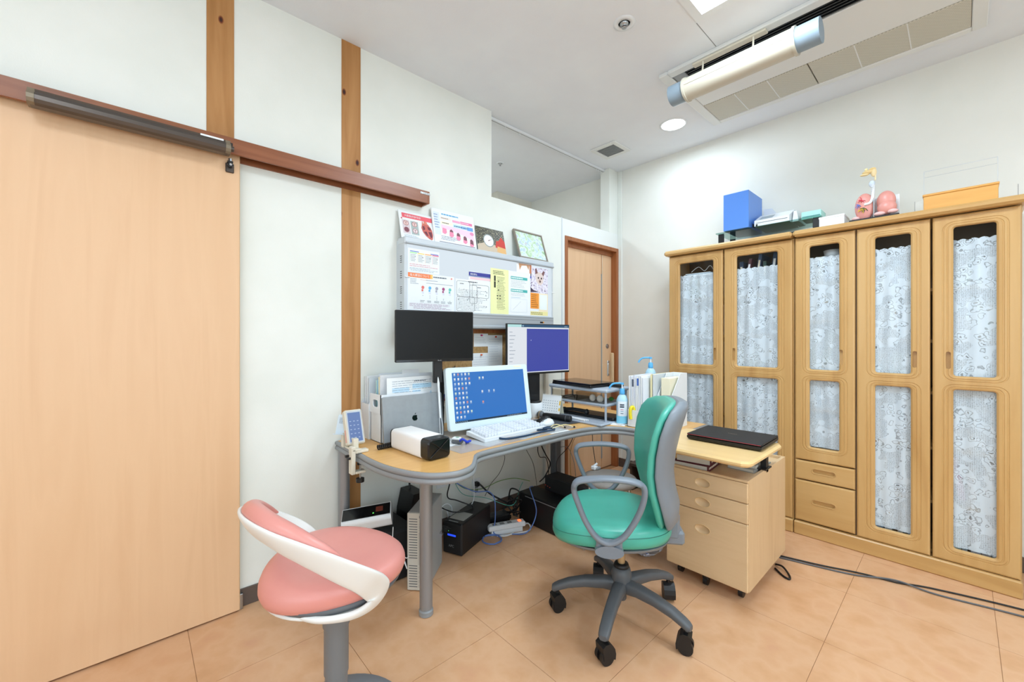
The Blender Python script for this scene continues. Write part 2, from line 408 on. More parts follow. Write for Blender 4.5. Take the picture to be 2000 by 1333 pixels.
# ------------------------------------------------------------------ the room
m = MB().box(XL - .3, XR + .1, YF - .1, YB + .1, -.12, -.0022, 'joint'); floor = struct('floor', m)
P_ = .4838; tmesh = None
for i in range(-1, 9):
    for j in range(-5, 8):
        x = -1.833 + (i - 1) * P_; y = .17 + (j - 1) * .4803
        x0, x1, y0, y1 = max(x, XL + .005), min(x + P_, XR), max(y, YF), min(y + .4803, YB)
        if x1 - x0 < .02 or y1 - y0 < .02: continue
        g = .0009; full = abs(x1 - x0 - P_) < 1e-4 and abs(y1 - y0 - .4803) < 1e-4
        if full and tmesh: o = bpy.data.objects.new('tile', tmesh); COL.objects.link(o); o.location = (x0, y0, 0)
        else:
            me = MB().box(g, x1 - x0 - g, g, y1 - y0 - g, -.002, 0, 'tile_vinyl').build('tile')
            o = bpy.data.objects.new('tile', me); COL.objects.link(o); o.location = (x0, y0, 0)
            if full: tmesh = me
        o.parent = floor
struct('ceiling', MB().box(-4.6, XR + .1, YF - .1, YB + .1, ZC, ZC + .1, 'ceiling_paper'))
m = MB().box(XL - .1, XL, YF, 1.881, 0, ZC, 'wall_paint')
m.box(XL - .1, XL, 1.881, 2.643, 0, 2.258, 'wall_paint').box(XL - .1, XL, 2.647, 2.684, 0, 2.258, 'partition')
m.box(XL - .1, XL, 2.684, 3.483, 2.117, 2.258, 'partition').box(XL - .1, XL, 3.483, YB, 0, 2.258, 'partition')
m.box(XL - .1, XL, 3.336, YB, 2.258, ZC, 'wall_paint'); struct('wall_left', m)
m = MB().box(-3.56, XR + .1, YB, YB + .1, 0, ZC, 'wall_paper'); struct('wall_back', m)
struct('wall_right', MB().box(XR, XR + .1, YF, YB, 0, ZC, 'wall_paper'))
struct('wall_front', MB().box(-4.6, XR + .1, YF - .1, YF, 0, ZC, 'wall_paper'))
m = MB().box(-3.56, -3.46, 3.0, YB, 0, ZC, 'dim_wall').box(-4.6, -3.46, 2.95, 3.0, 0, ZC, 'dim_wall').box(-4.6, -4.5, YF, 2.95, 0, ZC, 'dim_wall')
struct('wall_adjacent', m)
struct('trim_1', MB().box(XL, XL + .045, YB - .012, YB, .085, ZC, 'wall_paint', .003))                  # slim corner pilaster
struct('trim_2', MB().box(XL - .02, XL + .003, 2.641, 2.651, 0, 2.262, 'alu_light'))                     # joint between two wall panels
m = MB()
for a, b in ((.358, .828), (.932, 2.64), (2.652, 2.68)): m.box(XL, XL + .008, a, b, 0, .083, 'baseboard', .002)
struct('baseboard_left', m)
struct('baseboard_back', MB().box(XL + .01, XR, YB - .008, YB, 0, .083, 'baseboard', .002))
struct('trim_7', MB().box(XL, XL + .028, 2.42, 2.455, .083, 1.20, 'off_white', .004))                 # cable duct on the wall
# timber posts let into the wall
for y0, y1, z0, n in ((.238, .341, 2.0, 'above the sliding door rail, nearer the left edge'), (.828, .932, 0, '')):
    m = MB().box(XL - .02, XL + .0035, y0, y1, z0, ZC, 'post_wood', .001)
    struct('trim_3' if n else 'trim_4', m)
# curtain track over the open part of the wall
t = thing('curtain_track', 'thin white curtain track under the ceiling over the partition opening', 'curtain rail', (-2.33, 2.6, 2.85))
part('track', MB().box(-2.347, -2.315, 1.90, 3.335, 2.848, 2.867, 'white_plastic', .002), t, True)
part('shade_line', MB().box(-2.334, -2.328, 1.91, 3.33, 2.8472, 2.849, 'grey_edge'), t, True)  # thin grey strip that colours in the shade under the track
for y in (2.07, 2.22, 2.42, 3.22, 3.25, 3.28): part('runner', MB().tube([(-2.33, y, 2.853), (-2.33, y, 2.84), (-2.33, y + .006, 2.833)], .0025, 'white_plastic', 5), t, True)

# ------------------------------------------------------------------ big sliding door with its rail
d = struct('door_1', MB().box(-2.255, -2.227, -1.9, .356, .008, 2.10, 'door_laminate', .0015))
part('edge_strip', MB().box(-2.2545, -2.2275, .356, .3575, .008, 2.10, 'beech'), d)
part('guide', MB().box(-2.262, -2.24, .357, .372, 0, .07, 'brushed', .002), d)
t = thing('door_rail', 'reddish brown wooden sliding door rail along the left wall', 'rail', (-2.227, .4, 2.07))
part('fascia', MB().box(-2.199, -2.187, -1.95, 1.315, 2.068, 2.139, 'rail_wood', .0015), t, True)
part('top_board', MB().box(XL, -2.199, -1.95, 1.315, 2.127, 2.139, 'rail_wood'), t, True)
part('back_board', MB().box(XL, -2.257, -1.95, 1.315, 2.06, 2.127, 'rail_wood'), t, True)
part('end_board', MB().box(XL, -2.187, 1.315, 1.327, 2.066, 2.139, 'rail_wood', .0015), t, True)
part('track_channel', MB().box(-2.25, -2.206, -1.9, 1.31, 2.104, 2.126, 'black_soft'), t, True)
m = MB().box(-2.187, -2.184, 1.262, 1.315, 2.114, 2.128, 'chrome', .001).box(-2.199, -2.184, 1.315, 1.3285, 2.114, 2.128, 'chrome', .001)
for y in (1.272, 1.300): m.cyl((-2.184, y, 2.121), (-2.182, y, 2.121), .003, 'brushed', n=8)
part('corner_bracket', m, t, True, 'small shiny metal bracket')
t = thing('door_closer', 'long dark bronze tube door closer mounted on the brown rail', 'door closer', (-2.187, .03, 2.05))
prof = [(-2.187, 2.051), (-2.150, 2.049), (-2.138, 2.055), (-2.132, 2.066), (-2.132, 2.08), (-2.138, 2.0905), (-2.150, 2.0935), (-2.150, 2.0955), (-2.146, 2.104), (-2.187, 2.108)]
part('tube', MB().loft([[(x, y, z) for x, z in prof] for y in (-.262, .30)], 'closer_metal', True, False, False), t, True)
for y in (-.268, .292): part('end_cap', MB().loft([[(x + (.002 if x > -2.18 else 0), yy, z) for x, z in prof] for yy in (y, y + .018)], 'closer_cap', True, False, False), t, True, 'brownish metal end cap')
part('nozzle', MB().cyl((-2.15, .31, 2.074), (-2.15, .322, 2.074), .012, 'closer_metal').box(-2.16, -2.145, .309, .318, 2.085, 2.098, 'black'), t, True)
m = MB().box(-2.1455, -2.1435, .205, .285, 2.097, 2.1045, 'paper')
part('sticker', m, t, True, 'white printed sticker')
t = thing('door_latch', 'small dark metal catch screwed to top corner of the sliding door', 'latch', (-2.227, .318, 1.99))
part('plate', MB().box(-2.227, -2.219, .302, .334, 1.993, 2.035, 'closer_metal', .003), t, True)
part('knob', MB().cyl((-2.219, .318, 2.022), (-2.200, .318, 2.022), .010, 'black').cyl((-2.2, .318, 2.022), (-2.196, .318, 2.022), .005, 'chrome'), t, True)
part('pin', MB().cyl((-2.212, .318, 2.03), (-2.212, .318, 2.052), .007, 'brushed').box(-2.224, -2.203, .308, .328, 2.034, 2.04, 'black'), t, True)

# ------------------------------------------------------------------ small door in the far corner
f = struct('trim_5', MB().box(-2.367, -2.258, 2.684, 2.718, 0, 2.117, 'frame_wood', .002))
part('side_jamb', MB().box(-2.367, -2.258, 3.449, 3.483, 0, 2.117, 'frame_wood', .002), f)
part('head_jamb', MB().box(-2.367, -2.258, 2.718, 3.449, 2.083, 2.117, 'frame_wood', .002), f)
part('stop', MB().box(-2.345, -2.31, 2.718, 3.449, 2.045, 2.083, 'frame_wood'), f)
d = struct('door_2', MB().box(-2.36, -2.322, 2.72, 3.284, .01, 2.05, 'door_laminate').box(-2.36, -2.330, 3.284, 3.296, .01, 2.05, 'door_laminate').box(-2.36, -2.322, 3.296, 3.447, .01, 2.05, 'door_laminate'))
part('louvre_strip', MB().box(-2.334, -2.320, 3.280, 3.300, .1, 1.86, 'grey_edge', .001), d)
part('lock', MB().cyl((-2.324, 3.38, 1.17), (-2.316, 3.38, 1.17), .021, 'brushed').cyl((-2.316, 3.38, 1.17), (-2.314, 3.38, 1.17), .011, 'chrome'), d)
h = part('handle_plate', MB().box(-2.324, -2.314, 3.38, 3.412, .88, 1.03, 'brushed', .008), d)
part('finger_recess', MB().box(-2.316, -2.3125, 3.387, 3.405, .90, 1.0, 'chrome', .004), h)
part('pull_bar', MB().box(-2.322, -2.282, 3.424, 3.446, .74, 1.105, 'beech', .008), d, label='pale wooden vertical pull bar')
part('pull_cord', MB().tube([(-2.312, 3.285, 2.03), (-2.312, 3.285, .45)], .0022, 'cream', 5).ell((-2.312, 3.285, .44), (.01, .01, .012), 'cream', 8, 6), d)

# ------------------------------------------------------------------ ceiling fittings
for i, (x, y) in enumerate(PANELS):
    t = thing('ceiling_light', ['square recessed LED ceiling light beside the air conditioner', 'square recessed LED ceiling light near the sliding door', 'square recessed ceiling light over the right of the room', 'square recessed ceiling light behind the viewer'][i], 'ceiling light', (x, y, ZC))
    m = MB()
    for a, b, c, d_ in ((-.315, -.275, -.315, .315), (.275, .315, -.315, .315), (-.275, .275, -.315, -.275), (-.275, .275, .275, .315)): m.box(a, b, c, d_, -.006, 0, 'white_plastic')
    part('frame', m, t)
    part('diffuser', MB().box(-.275, .275, -.275, .275, -.003, 0, '*#f4faff:9'), t)
t = thing('downlight', 'round glowing downlight in ceiling above the corner', 'ceiling light', (-1.475, 3.01, ZC))
m = MB().lathe([(.098, 0), (.098, -.004), (.084, -.005), (.084, 0)], (0, 0, 0), 'white_plastic'); part('ring', m, t)
part('lens', MB().cyl((0, 0, -.003), (0, 0, 0), .084, '*#f6fcff:12', n=32), t)
t = thing('ceiling_vent', 'square white ventilation grille in ceiling near the corner', 'vent', (-2.04, 3.018, ZC))
m = MB()
for a, b, c, d_ in ((-.125, -.085, -.125, .125), (.085, .125, -.125, .125), (-.085, .085, -.125, -.085), (-.085, .085, .085, .125)): m.box(a, b, c, d_, -.012, 0, 'ac_white', .003)
part('frame', m, t)
part('backing', MB().box(-.085, .085, -.085, .085, -.002, 0, 'black_soft'), t)
for k in range(9): part('slat', MB().box(-.085, .085, -.0865 + k * .02 + .004, -.0865 + k * .02 + .013, -.010, -.003, 'grey_edge'), t)
def sprinkler(name, label, x, y, s=1):
    t = thing(name, label, 'sprinkler', (x, y, ZC))
    part('cover_ring', MB().lathe([(.055 * s, 0), (.055 * s, -.003), (.03 * s, -.006), (.03 * s, 0)], (0, 0, 0), 'white_plastic'), t)
    part('head', MB().lathe([(.022 * s, 0), (.022 * s, -.008), (.014 * s, -.012), (.009 * s, -.022), (.012 * s, -.023), (.012 * s, -.026), (.004, -.027)], (0, 0, 0), 'brushed'), t)
sprinkler('sprinkler', 'small sprinkler head in the ceiling left of the square light', -1.171, 1.856)
sprinkler('sprinkler', 'tiny sprinkler head in the dim adjoining room ceiling', -2.886, 2.499, .6)
struct('trim_6', MB().box(-.9225, -.9185, 2.13, 2.38, ZC - .0006, ZC, 'grey_edge'))            # seam in the ceiling board
t = thing('air_conditioner', 'long recessed ceiling air conditioner with beige grilles by the cabinets', 'air conditioner', (-.58, 2.8, ZC))
m = MB()
z0, z1 = ZC - .022, ZC
for a, b, c, d_ in ((-1.262, -1.205, 2.38, 3.22), (.035, .09, 2.38, 3.22), (-1.205, .035, 2.38, 2.437), (-1.205, .035, 3.175, 3.22)): m.box(a, b, c, d_, z0, z1, 'ac_white', .004)
part('frame', m, t, True)
part('centre_panel', MB().box(-1.205, .035, 2.555, 2.895, ZC - .018, ZC, 'ac_white', .004), t, True)
for a, b in ((-1.203, -.612), (-.606, .033)): part('intake_grille', MB().box(a, b, 2.898, 3.172, ZC - .019, ZC, 'grille', .002), t, True, 'fine beige mesh grille')
for x in (-1.01, -.82, -.40, -.19): part('grille_rib', MB().box(x, x + .005, 2.90, 3.17, ZC - .0205, ZC - .018, 'ac_white'), t, True)
part('outlet_slot', MB().box(-1.205, .035, 2.437, 2.555, ZC - .003, ZC, 'black'), t, True)
for k in range(5): part('louvre', MB().box(-1.12, .035, 2.445 + k * .022, 2.452 + k * .022, ZC - .016, ZC - .004, 'black'), t, True)
part('receiver', MB().box(-1.2, -1.13, 2.44, 2.553, ZC - .017, ZC - .004, 'grey_edge', .003), t, True)
t = thing('air_deflector', 'beige tubular air deflector with blue grey ends hanging under air conditioner', 'air deflector', (-.78, 2.36, 2.62))
ax0, ax1, ay, az, ar = -1.075, -.545, 2.365, 2.69, .066
def halfring(x, rx, rz, n=22, a0=0): return [(x, ay + rx * cos(2 * pi * i / n), az + rz * sin(2 * pi * i / n)) for i in range(n)]
part('body', MB().loft([halfring(x, ar, ar * .92) for x in (ax0, ax1)], 'deflector'), t, True)
for x in (ax0 - .008, ax1 - .004): part('collar', MB().loft([halfring(x + k, ar + .005, ar * .92 + .005) for k in (0, .012)], 'deflector'), t, True)
part('end_cap', MB().loft([halfring(ax0 - .008 - k, ar - .004, ar * .92 - .004) for k in (0, .085)], 'deflector_cap'), t, True, 'blue grey end section')
part('end_cap', MB().loft([halfring(ax1 + .008 + k, ar - .004, ar * .92 - .004) for k in (0, .095)], 'deflector_cap'), t, True, 'blue grey end section')
for x in (-1.02, -.60):
    for k in range(3): part('vent_slot', MB().box(x - .02, x + .02, ay - ar * .80, ay - ar * .74, az - .030 + k * .008, az - .027 + k * .008, 'ac_white'), t, True)
part('ridge', MB().box(ax0 + .01, ax1 - .01, ay - ar - .002, ay - ar + .003, az - .004, az + .0, 'deflector'), t, True)
for x in (-1.0, -.74):
    part('hanger_arm', MB().tube([(x, 2.40, ZC - .02), (x, 2.40, ZC - .05), (x + .006, 2.375, az + ar * .8)], .005, 'cream', 6), t, True)
part('hanger_rail', MB().box(-1.06, -.68, 2.39, 2.432, ZC - .034, ZC - .022, 'cream', .003), t, True)

# ------------------------------------------------------------------ glazed bookcases along the back wall
YD = 3.130
def door_mesh(x0, x1, z0, z1, wins, cutter=None, mtl='cabinet_wood', th=.02, b=.009):
    mb = MB(); k = 5
    prof = [(0, th), (0, .008), (.005, .0015), (.012, 0), (.0135, .0022), (.0158, .0022), (.0173, 0), (.023, 0), (.0245, .0022), (.0268, .0022), (.0283, 0)]
    ix0, ix1, iz0, iz1 = x0 + b, x1 - b, z0 + b, z1 - b
    wins = sorted(wins, key=lambda q: q[2]); splits = [iz0] + [(wins[i][3] + wins[i + 1][2]) / 2 for i in range(len(wins) - 1)] + [iz1]
    for (a0, a1, c0, c1), s0, s1 in zip(wins, splits[:-1], splits[1:]):
        rings = []
        for off, dp in prof:
            rings.append([(x, YD + dp, z) for x, z in rrect(a0 - off * 1.45, a1 + off * 1.45, c0 - off, c1 + off, .013 + off * 1.1, k)])
        rc = [(ix1, s1), (ix0, s1), (ix0, s0), (ix1, s0)]
        rings.append([(rc[i // (k + 1)][0], YD, rc[i // (k + 1)][1]) for i in range(4 * (k + 1))])
        mb.loft(rings, mtl, False, False, False)
        mb.loft([rings[0], [(p[0], YD + th, p[2]) for p in rings[-1]]], mtl, False, False, False)
    if not wins:
        for yy in (YD, YD + th): mb.add([(ix0, yy, iz0), (ix1, yy, iz0), (ix1, yy, iz1), (ix0, yy, iz1)], [(0, 1, 2, 3)], mtl)
    inn = [(ix0, q) for q in splits] + [(ix1, q) for q in reversed(splits)]
    out = [(x0 if x == ix0 else x1, z0 if z == iz0 else z1 if z == iz1 else z) for x, z in inn]
    R4 = [[(x, YD, z) for x, z in inn], [(x, YD + b * .35, z + (b * .6 if z == z1 else -b * .6 if z == z0 else 0) * -1) for x, z in [(x + (-b * .3 if x == x1 else b * .3), z) for x, z in out]],
          [(x, YD + b, z) for x, z in out], [(x, YD + th, z) for x, z in out], [(x, YD + th, z) for x, z in inn]]
    R4[1] = [(x + (.3 * b if x == x0 else -.3 * b), YD + b * .3, z + (.3 * b if z == z0 else -.3 * b if z == z1 else 0)) for x, z in out]
    mb.loft(R4, mtl, False, False, False)
    me = mb.build('door', 1e-5)
    if cutter:
        me = boolcut(me, cutter)
    return me
def pill(x, z0, z1, r, y, dep, mtl):
    m = MB(); P = rrect(x - r, x + r, z0, z1, r * .98, 5)
    return m.loft([[(px, y - .01, pz) for px, pz in P], [(px, y + dep, pz) for px, pz in P]], mtl, True, False, False)
def hpill(x0, x1, z, r, y, dep, mtl):
    P = rrect(x0, x1, z - r, z + r, r * .98, 5)
    return MB().loft([[(px, y - .01, pz) for px, pz in P], [(px, y + dep, pz) for px, pz in P]], mtl, True, False, False)
ZT, ZB = 1.888, .085
def lace(x0, x1, zt, zb, parent, hem=False):
    m = MB(); nx = 48; nz = 24; vs = []; F = []
    for j in range(nz + 1):
        for i in range(nx + 1):
            x = x0 + (x1 - x0) * i / nx; t = j / nz
            z = zb + (zt - zb) * t + (.008 * abs(sin(pi * (x - x0) / .036)) if j == nz else 0)
            y = 3.162 + .004 * sin(x * 95 + .8 * sin(t * 5)) + .003 * sin(x * 41 + 2 * t)
            vs.append((x, y, z))
    for j in range(nz):
        for i in range(nx):
            a = j * (nx + 1) + i; F.append((a, a + 1, a + nx + 2, a + nx + 1))
    m.add(vs, F, 'lace', True); return part('lace_curtain', m, parent, True, 'white floral lace curtain', normals=False)
def bookcase(x0, x1, label, doors, drawers, shelves, top_label):
    r = thing('bookcase', label, 'cabinet', ((x0 + x1) / 2, 3.3, 0), 0)
    W = 'cabinet_wood'
    part('plinth', MB().box(x0, x1, 3.115, 3.47, 0, .083, 'cabinet_wood_h', .006), r, True)
    part('top_board', MB().box(x0 - .018 if x0 < -1.5 else x0, x1 + (.018 if x1 > 0 else 0), 3.085, 3.478, 1.893, 1.931, 'cabinet_wood_h', .012), r, True)
    for x in (x0, x1 - .018): part('side_panel', MB().box(x, x + .018, 3.152, 3.475, .083, 1.893, W), r, True)
    part('back_panel', MB().box(x0 + .018, x1 - .018, 3.466, 3.475, .083, 1.893, 'cabinet_inside'), r, True)
    for (a, b) in drawers.get('dividers', []): part('divider', MB().box(a, b, 3.152, 3.466, .083, 1.893, 'cabinet_inside'), r, True)
    for (a, b, z) in shelves: part('shelf', MB().box(a, b, 3.19, 3.466, z - .016, z, 'cabinet_wood_h'), r, True)
    for dx0, dx1, dz0, dz1, wins, hx, lz in doors:
        cut = pill(hx, 1.088, 1.178, .009, YD, .016, 'cabinet_wood')
        o = mpart('door', door_mesh(dx0, dx1, dz0, dz1, wins, cut), r)
        for (a, b, c, d_) in wins: part('window_pane', MB().box(a - .004, b + .004, 3.146, 3.149, c - .004, d_ + .004, 'pane_glass'), o, True)
        top = max(q[3] for q in wins); bot = min(q[2] for q in wins)
        lace(wins[0][0] - .02, wins[0][1] + .02, lz, bot - .0 if len(wins) < 1 else bot + .004, o)
    for dx0, dx1, dz0, dz1 in drawers.get('list', []):
        zc = (dz0 + dz1) / 2 + .005; xc = (dx0 + dx1) / 2
        cut = hpill(xc - .055, xc + .055, zc, .011, YD, .013, 'cabinet_wood_h')
        o = mpart('drawer', door_mesh(dx0, dx1, dz0, dz1, [], cut, 'cabinet_wood_h', .02), r)
        P1 = [(x, YD - .0015, z) for x, z in rrect(xc - .06, xc + .06, zc - .0155, zc + .0155, .015, 5)]
        part('finger_grip', MB().tube(P1, .0014, 'cabinet_wood_h', 6, True), o, True)
    return r
UP = (1.052, 1.826)
Aw = (-1.486, -1.234); Bw = (-1.074, -.823); Cw = (-.648, -.499); Dw = (-.336, -.188); Ew = (-.029, .117)
LO = (.165, .978)
SA = [.105, .40, .70, .985, 1.27, 1.555]; SBz = [.105, .37, .66, .96, 1.24, 1.52]
b1 = bookcase(-1.574, -.732, 'light wooden bookcase with two glazed doors, left unit by the corner',
    [(-1.570, -1.165, ZB, ZT, [Aw + UP, Aw + LO], -1.219, 1.728), (-1.157, -.738, ZB, ZT, [Bw + UP, Bw + LO], -1.090, 1.733)], {},
    [(-1.556, -.75, z) for z in SA], '')
b2 = bookcase(-.728, .197, 'light wooden bookcase with three glazed doors and two drawers, right unit',
    [(-.724, -.424, .478, ZT, [Cw + UP, Cw + (.562, .984)], -.490, 1.75), (-.417, -.113, ZB, ZT, [Dw + UP, Dw + LO], -.172, 1.755), (-.105, .193, ZB, ZT, [Ew + UP, Ew + (.155, .982)], -.047, 1.755)],
    {'list': [(-.724, -.424, .352, .472), (-.724, -.424, .09, .346)], 'dividers': [(-.432, -.418)]},
    [(-.71, -.432, z) for z in (.55, .80, 1.08, 1.36, 1.6)] + [(-.418, .179, z) for z in SBz], '')
# files and books standing inside, seen through panes and lace
PAL = ['#dfe6ee', '#e9ebee', '#c7d6e6', '#f0f0f0', '#aac4de', '#d9d9e6', '#e6e1d8', '#b9c7d0', '#f2f2f4', '#cfdccf']
BRI = ['#7c3b34', '#3b4f6d', '#8a7444', '#454040', '#5b2e3a', '#6d7d86', '#a08a70', '#2f4f4a', '#7a5a3a', '#51607a']
ORD = ['first', 'second', 'third', 'fourth', 'fifth', 'sixth', 'seventh', 'eighth', 'ninth', 'tenth', 'eleventh', 'twelfth']
CN = {'#dfe6ee': 'pale blue', '#e9ebee': 'off-white', '#c7d6e6': 'light blue', '#f0f0f0': 'white', '#aac4de': 'sky blue', '#d9d9e6': 'pale lilac', '#e6e1d8': 'cream', '#b9c7d0': 'grey', '#f2f2f4': 'white', '#cfdccf': 'pale green',
      '#7c3b34': 'brick red', '#3b4f6d': 'navy', '#8a7444': 'ochre', '#454040': 'charcoal', '#5b2e3a': 'maroon', '#6d7d86': 'grey', '#a08a70': 'tan', '#2f4f4a': 'dark green', '#7a5a3a': 'brown', '#51607a': 'slate blue'}
def shelfload(x0, x1, zs, h, seed, where, grp, pal=PAL, wlo=.018, whi=.045, kind='file'):
    rg = random.Random(seed); x = x0; k = 0
    while x < x1 - wlo:
        wd = min(wlo + rg.random() * (whi - wlo), x1 - x); hh = h * (.78 + .2 * rg.random()); dp = .17 + .04 * rg.random()
        y = 3.205 + .02 * rg.random(); c = rg.choice(pal); a = 0
        if rg.random() < .2 and x + wd + hh * .16 < x1: a = R(4 + 5 * rg.random())
        m = MB().box(.001, wd - .001, y, y + dp, 0, hh, c, .001)
        m.box(wd * .25, wd * .75, y - .0006, y, hh * .55, hh * .85, rg.choice(['#f6f6f6', '#9fb3c8', '#e8d9c0']))
        m.box(.003, wd - .003, y + .003, y + dp - .003, hh, hh + .0008, 'book_page')
        m.tf(TR(x, 0, zs + .001 + wd * sin(a)) @ RY(a))
        solo('book', m, f'{CN[c]} {kind}, {ORD[k]} from the left, {where}', 'book', grp)
        x += wd * cos(a) + hh * sin(a) + (.010 if rg.random() < .2 else .001); k += 1
for nm, (a, b), zz, heights in (('leftmost bookcase door', Aw, SA, None), ('second bookcase door', Bw, SA, None), ('narrow middle bookcase door', Cw, [.55, .80, 1.08, 1.36, 1.6], None),
                        ('fourth bookcase door', Dw, SBz, None), ('rightmost bookcase door', Ew, SBz, None)):
    for i, z in enumerate(zz):
        h = (zz[i + 1] if i + 1 < len(zz) else 1.86) - z - .03
        nth = ['bottom', 'second', 'third', 'fourth', 'fifth', 'top'][i] if i + 1 < len(zz) else 'top'
        if nm.startswith('second') and i == 5: shelfload(a - .01, b + .02, z, .285, 77, 'top shelf behind the second door', 'paperbacks on the top shelf behind the second door', BRI, .021, .028, 'paperback'); continue
        if nth == 'top': h = min(h, .17)
        shelfload(a - .015 + (.065 if a == Ew[0] and i == 1 else 0), b + .02, z, min(h, .24), hash(i * 7 + len(nm)) % 999, f'{nth} shelf behind {nm}', f'files on the {nth} shelf inside the {nm}')
m = MB().box(-1.47, -1.25, 3.19, 3.40, 1.728, 1.738, 'paper').box(-1.46, -1.26, 3.2, 3.4, 1.739, 1.746, '#b9c7d8').box(-1.47, -1.28, 3.2, 3.4, 1.747, 1.751, 'paper')

solo('paper_stack', m, 'flat stack of loose papers on the top shelf inside the leftmost bookcase door', 'papers')
solo('cable', MB().tube([(-1.43, 3.22, 1.765), (-1.38, 3.23, 1.80), (-1.33, 3.22, 1.765), (-1.29, 3.22, 1.80), (-1.27, 3.23, 1.77)], .002, 'white_plastic', 6, k=6), 'thin white cable loop on the papers inside the leftmost bookcase door', 'cable')
m = MB().lathe([(.03, 0), (.045, .03), (.05, .065), (.044, .066), (.04, .03)], (-.545, 3.24, 1.735), '#b9bcc0'); m.tf(TR(0, 0, 0))
solo('bowl', m, 'grey white round bowl showing above the lace of the narrow bookcase door', 'bowl')
m = MB().box(-.024, .0, 3.19, 3.36, .40, .62, '#e27fae', .001); m.tf(TR(-.012, 0, .5) @ RY(R(-9)) @ TR(.012, 0, -.5))
solo('book', m, 'bright pink file leaning behind the lace low in the rightmost bookcase door', 'book')

# ------------------------------------------------------------------ things on top of the bookcases
t = thing('riser_shelf', 'low glass riser shelf with black legs on the left bookcase', 'shelf', (-.90, 3.27, 1.931))
part('glass_top', MB().box(-1.217, -.588, 3.14, 3.42, 2.007, 2.015, 'shelf_glass', .001), t, True)
for x in (-1.205, -.635):
    for y in (3.155, 3.38): part('leg', MB().box(x, x + .035, y, y + .02, 1.931, 2.007, 'black', .002), t, True)
part('rail', MB().box(-1.17, -.635, 3.16, 3.17, 1.933, 1.941, 'black'), t, True)
solo('keyboard', MB().box(-1.13, -.80, 3.19, 3.33, 1.931, 1.949, 'dark_grey', .004), 'dark flat keyboard lying beneath the glass riser shelf', 'keyboard')
t = thing('storage_box', 'tall bright blue box standing on the glass riser shelf', 'box', (-1.07, 3.27, 2.015))
part('body', MB().box(-1.158, -.993, 3.125, 3.41, 2.0155, 2.275, 'blue_plastic', .002), t, True)
part('label_slot', MB().box(-.993, -.9915, 3.20, 3.25, 2.03, 2.053, 'black'), t, True, 'small black label')
t = thing('label_printer', 'white desktop printer on the glass riser shelf beside the blue box', 'printer', (-.83, 3.27, 2.015))
part('body', MB().loft([[(x, 3.15, 2.0155), (x, 3.40, 2.0155), (x, 3.40, 2.13), (x, 3.28, 2.115), (x, 3.15, 2.055)] for x in (-.965, -.76)], 'white_plastic', True, False, False), t, True)
part('panel', MB().add([(-.94, 3.16, 2.0605), (-.86, 3.16, 2.0605), (-.86, 3.23, 2.094), (-.94, 3.23, 2.094)], [(0, 1, 2, 3)], '#aab6bc'), t, True)
part('feed_slot', MB().box(-.955, -.77, 3.1488, 3.151, 2.036, 2.039, 'dark_grey'), t, True)
part('foot', MB().box(-.955, -.945, 3.148, 3.16, 2.0156, 2.03, 'black'), t, True)
part('back_tray', MB().loft([[(-.98, y, 2.0155), (-.80, y, 2.0155), (-.93, y, 2.19), (-.98, y, 2.19)] for y in (3.405, 3.412)], 'white_plastic', True, False, False), t, True)
part('side_flap', MB().loft([[(-.755, 3.2, 2.0155), (-.755, 3.38, 2.0155), (-.752, 3.33, 2.11), (-.752, 3.22, 2.09)], [(-.72, 3.2, 2.0155), (-.72, 3.38, 2.0155), (-.735, 3.33, 2.11), (-.735, 3.22, 2.09)]], 'white_plastic', True, False, False), t, True)
t = thing('tissue_box', 'small mint green box on the right end of the glass riser', 'box', (-.65, 3.3, 2.015))
part('body', MB().box(-.705, -.60, 3.20, 3.33, 2.0155, 2.066, '#b4e6dd', .002), t, True)
part('printed_band', MB().box(-.700, -.605, 3.1985, 3.1995, 2.03, 2.035, '#4b8f8f'), t, True)
t = thing('carton', 'low white carton on the bookcase between glass riser and lung model', 'box', (-.53, 3.2, 1.931))
part('body', MB().box(-.598, -.475, 3.135, 3.30, 1.9315, 1.995, 'white_plastic', .002), t, True)
part('lid', MB().box(-.60, -.473, 3.133, 3.302, 1.985, 1.997, 'paper', .002), t, True)
t = thing('lung_model', 'pink anatomical lung model with windpipe on a black base on bookcase', 'anatomy model', (-.35, 3.2, 1.931))
part('base', MB().box(-.452, -.235, 3.13, 3.22, 1.9315, 1.947, 'black', .002), t, True)
part('back_board', MB().box(-.435, -.24, 3.225, 3.228, 1.9315, 2.075, 'white_plastic'), t, True, 'white back board')
o = part('left_lung', MB().ell((-.386, 3.17, 2.02), (.045, .025, .080), 'organ_pink', 20, 14).ell((-.425, 3.165, 1.958), (.02, .014, .012), 'organ_light'), t, True)
mm = MB()
rg = random.Random(3)
for c, (bx, bz), n in (('#d8324a', (-.395, 2.055), 7), ('#5b78c8', (-.412, 2.035), 7), ('#e6c23a', (-.392, 2.005), 8), ('#2c4a34', (-.385, 2.01), 6)):
    for k in range(n):
        a = rg.uniform(pi * .6, pi * 1.9); l = rg.uniform(.01, .026)
        p = Vector((bx, 3.144, bz)); q = p + Vector((cos(a) * l, 0, sin(a) * l))
        mm.tube([p, (p + q) / 2 + Vector((.002, -.002, .002)), q], .0016, c, 5)
part('bronchi', mm, o, True, 'red, blue and yellow branching vessels')
part('right_lung', MB().ell((-.292, 3.175, 2.035), (.042, .028, .058), 'organ_pink', 20, 14).ell((-.288, 3.165, 1.995), (.043, .03, .042), 'organ_pink', 20, 12).ell((-.318, 3.15, 1.962), (.026, .016, .013), 'organ_light').ell((-.262, 3.15, 1.966), (.024, .016, .013), 'organ_light'), t, True)
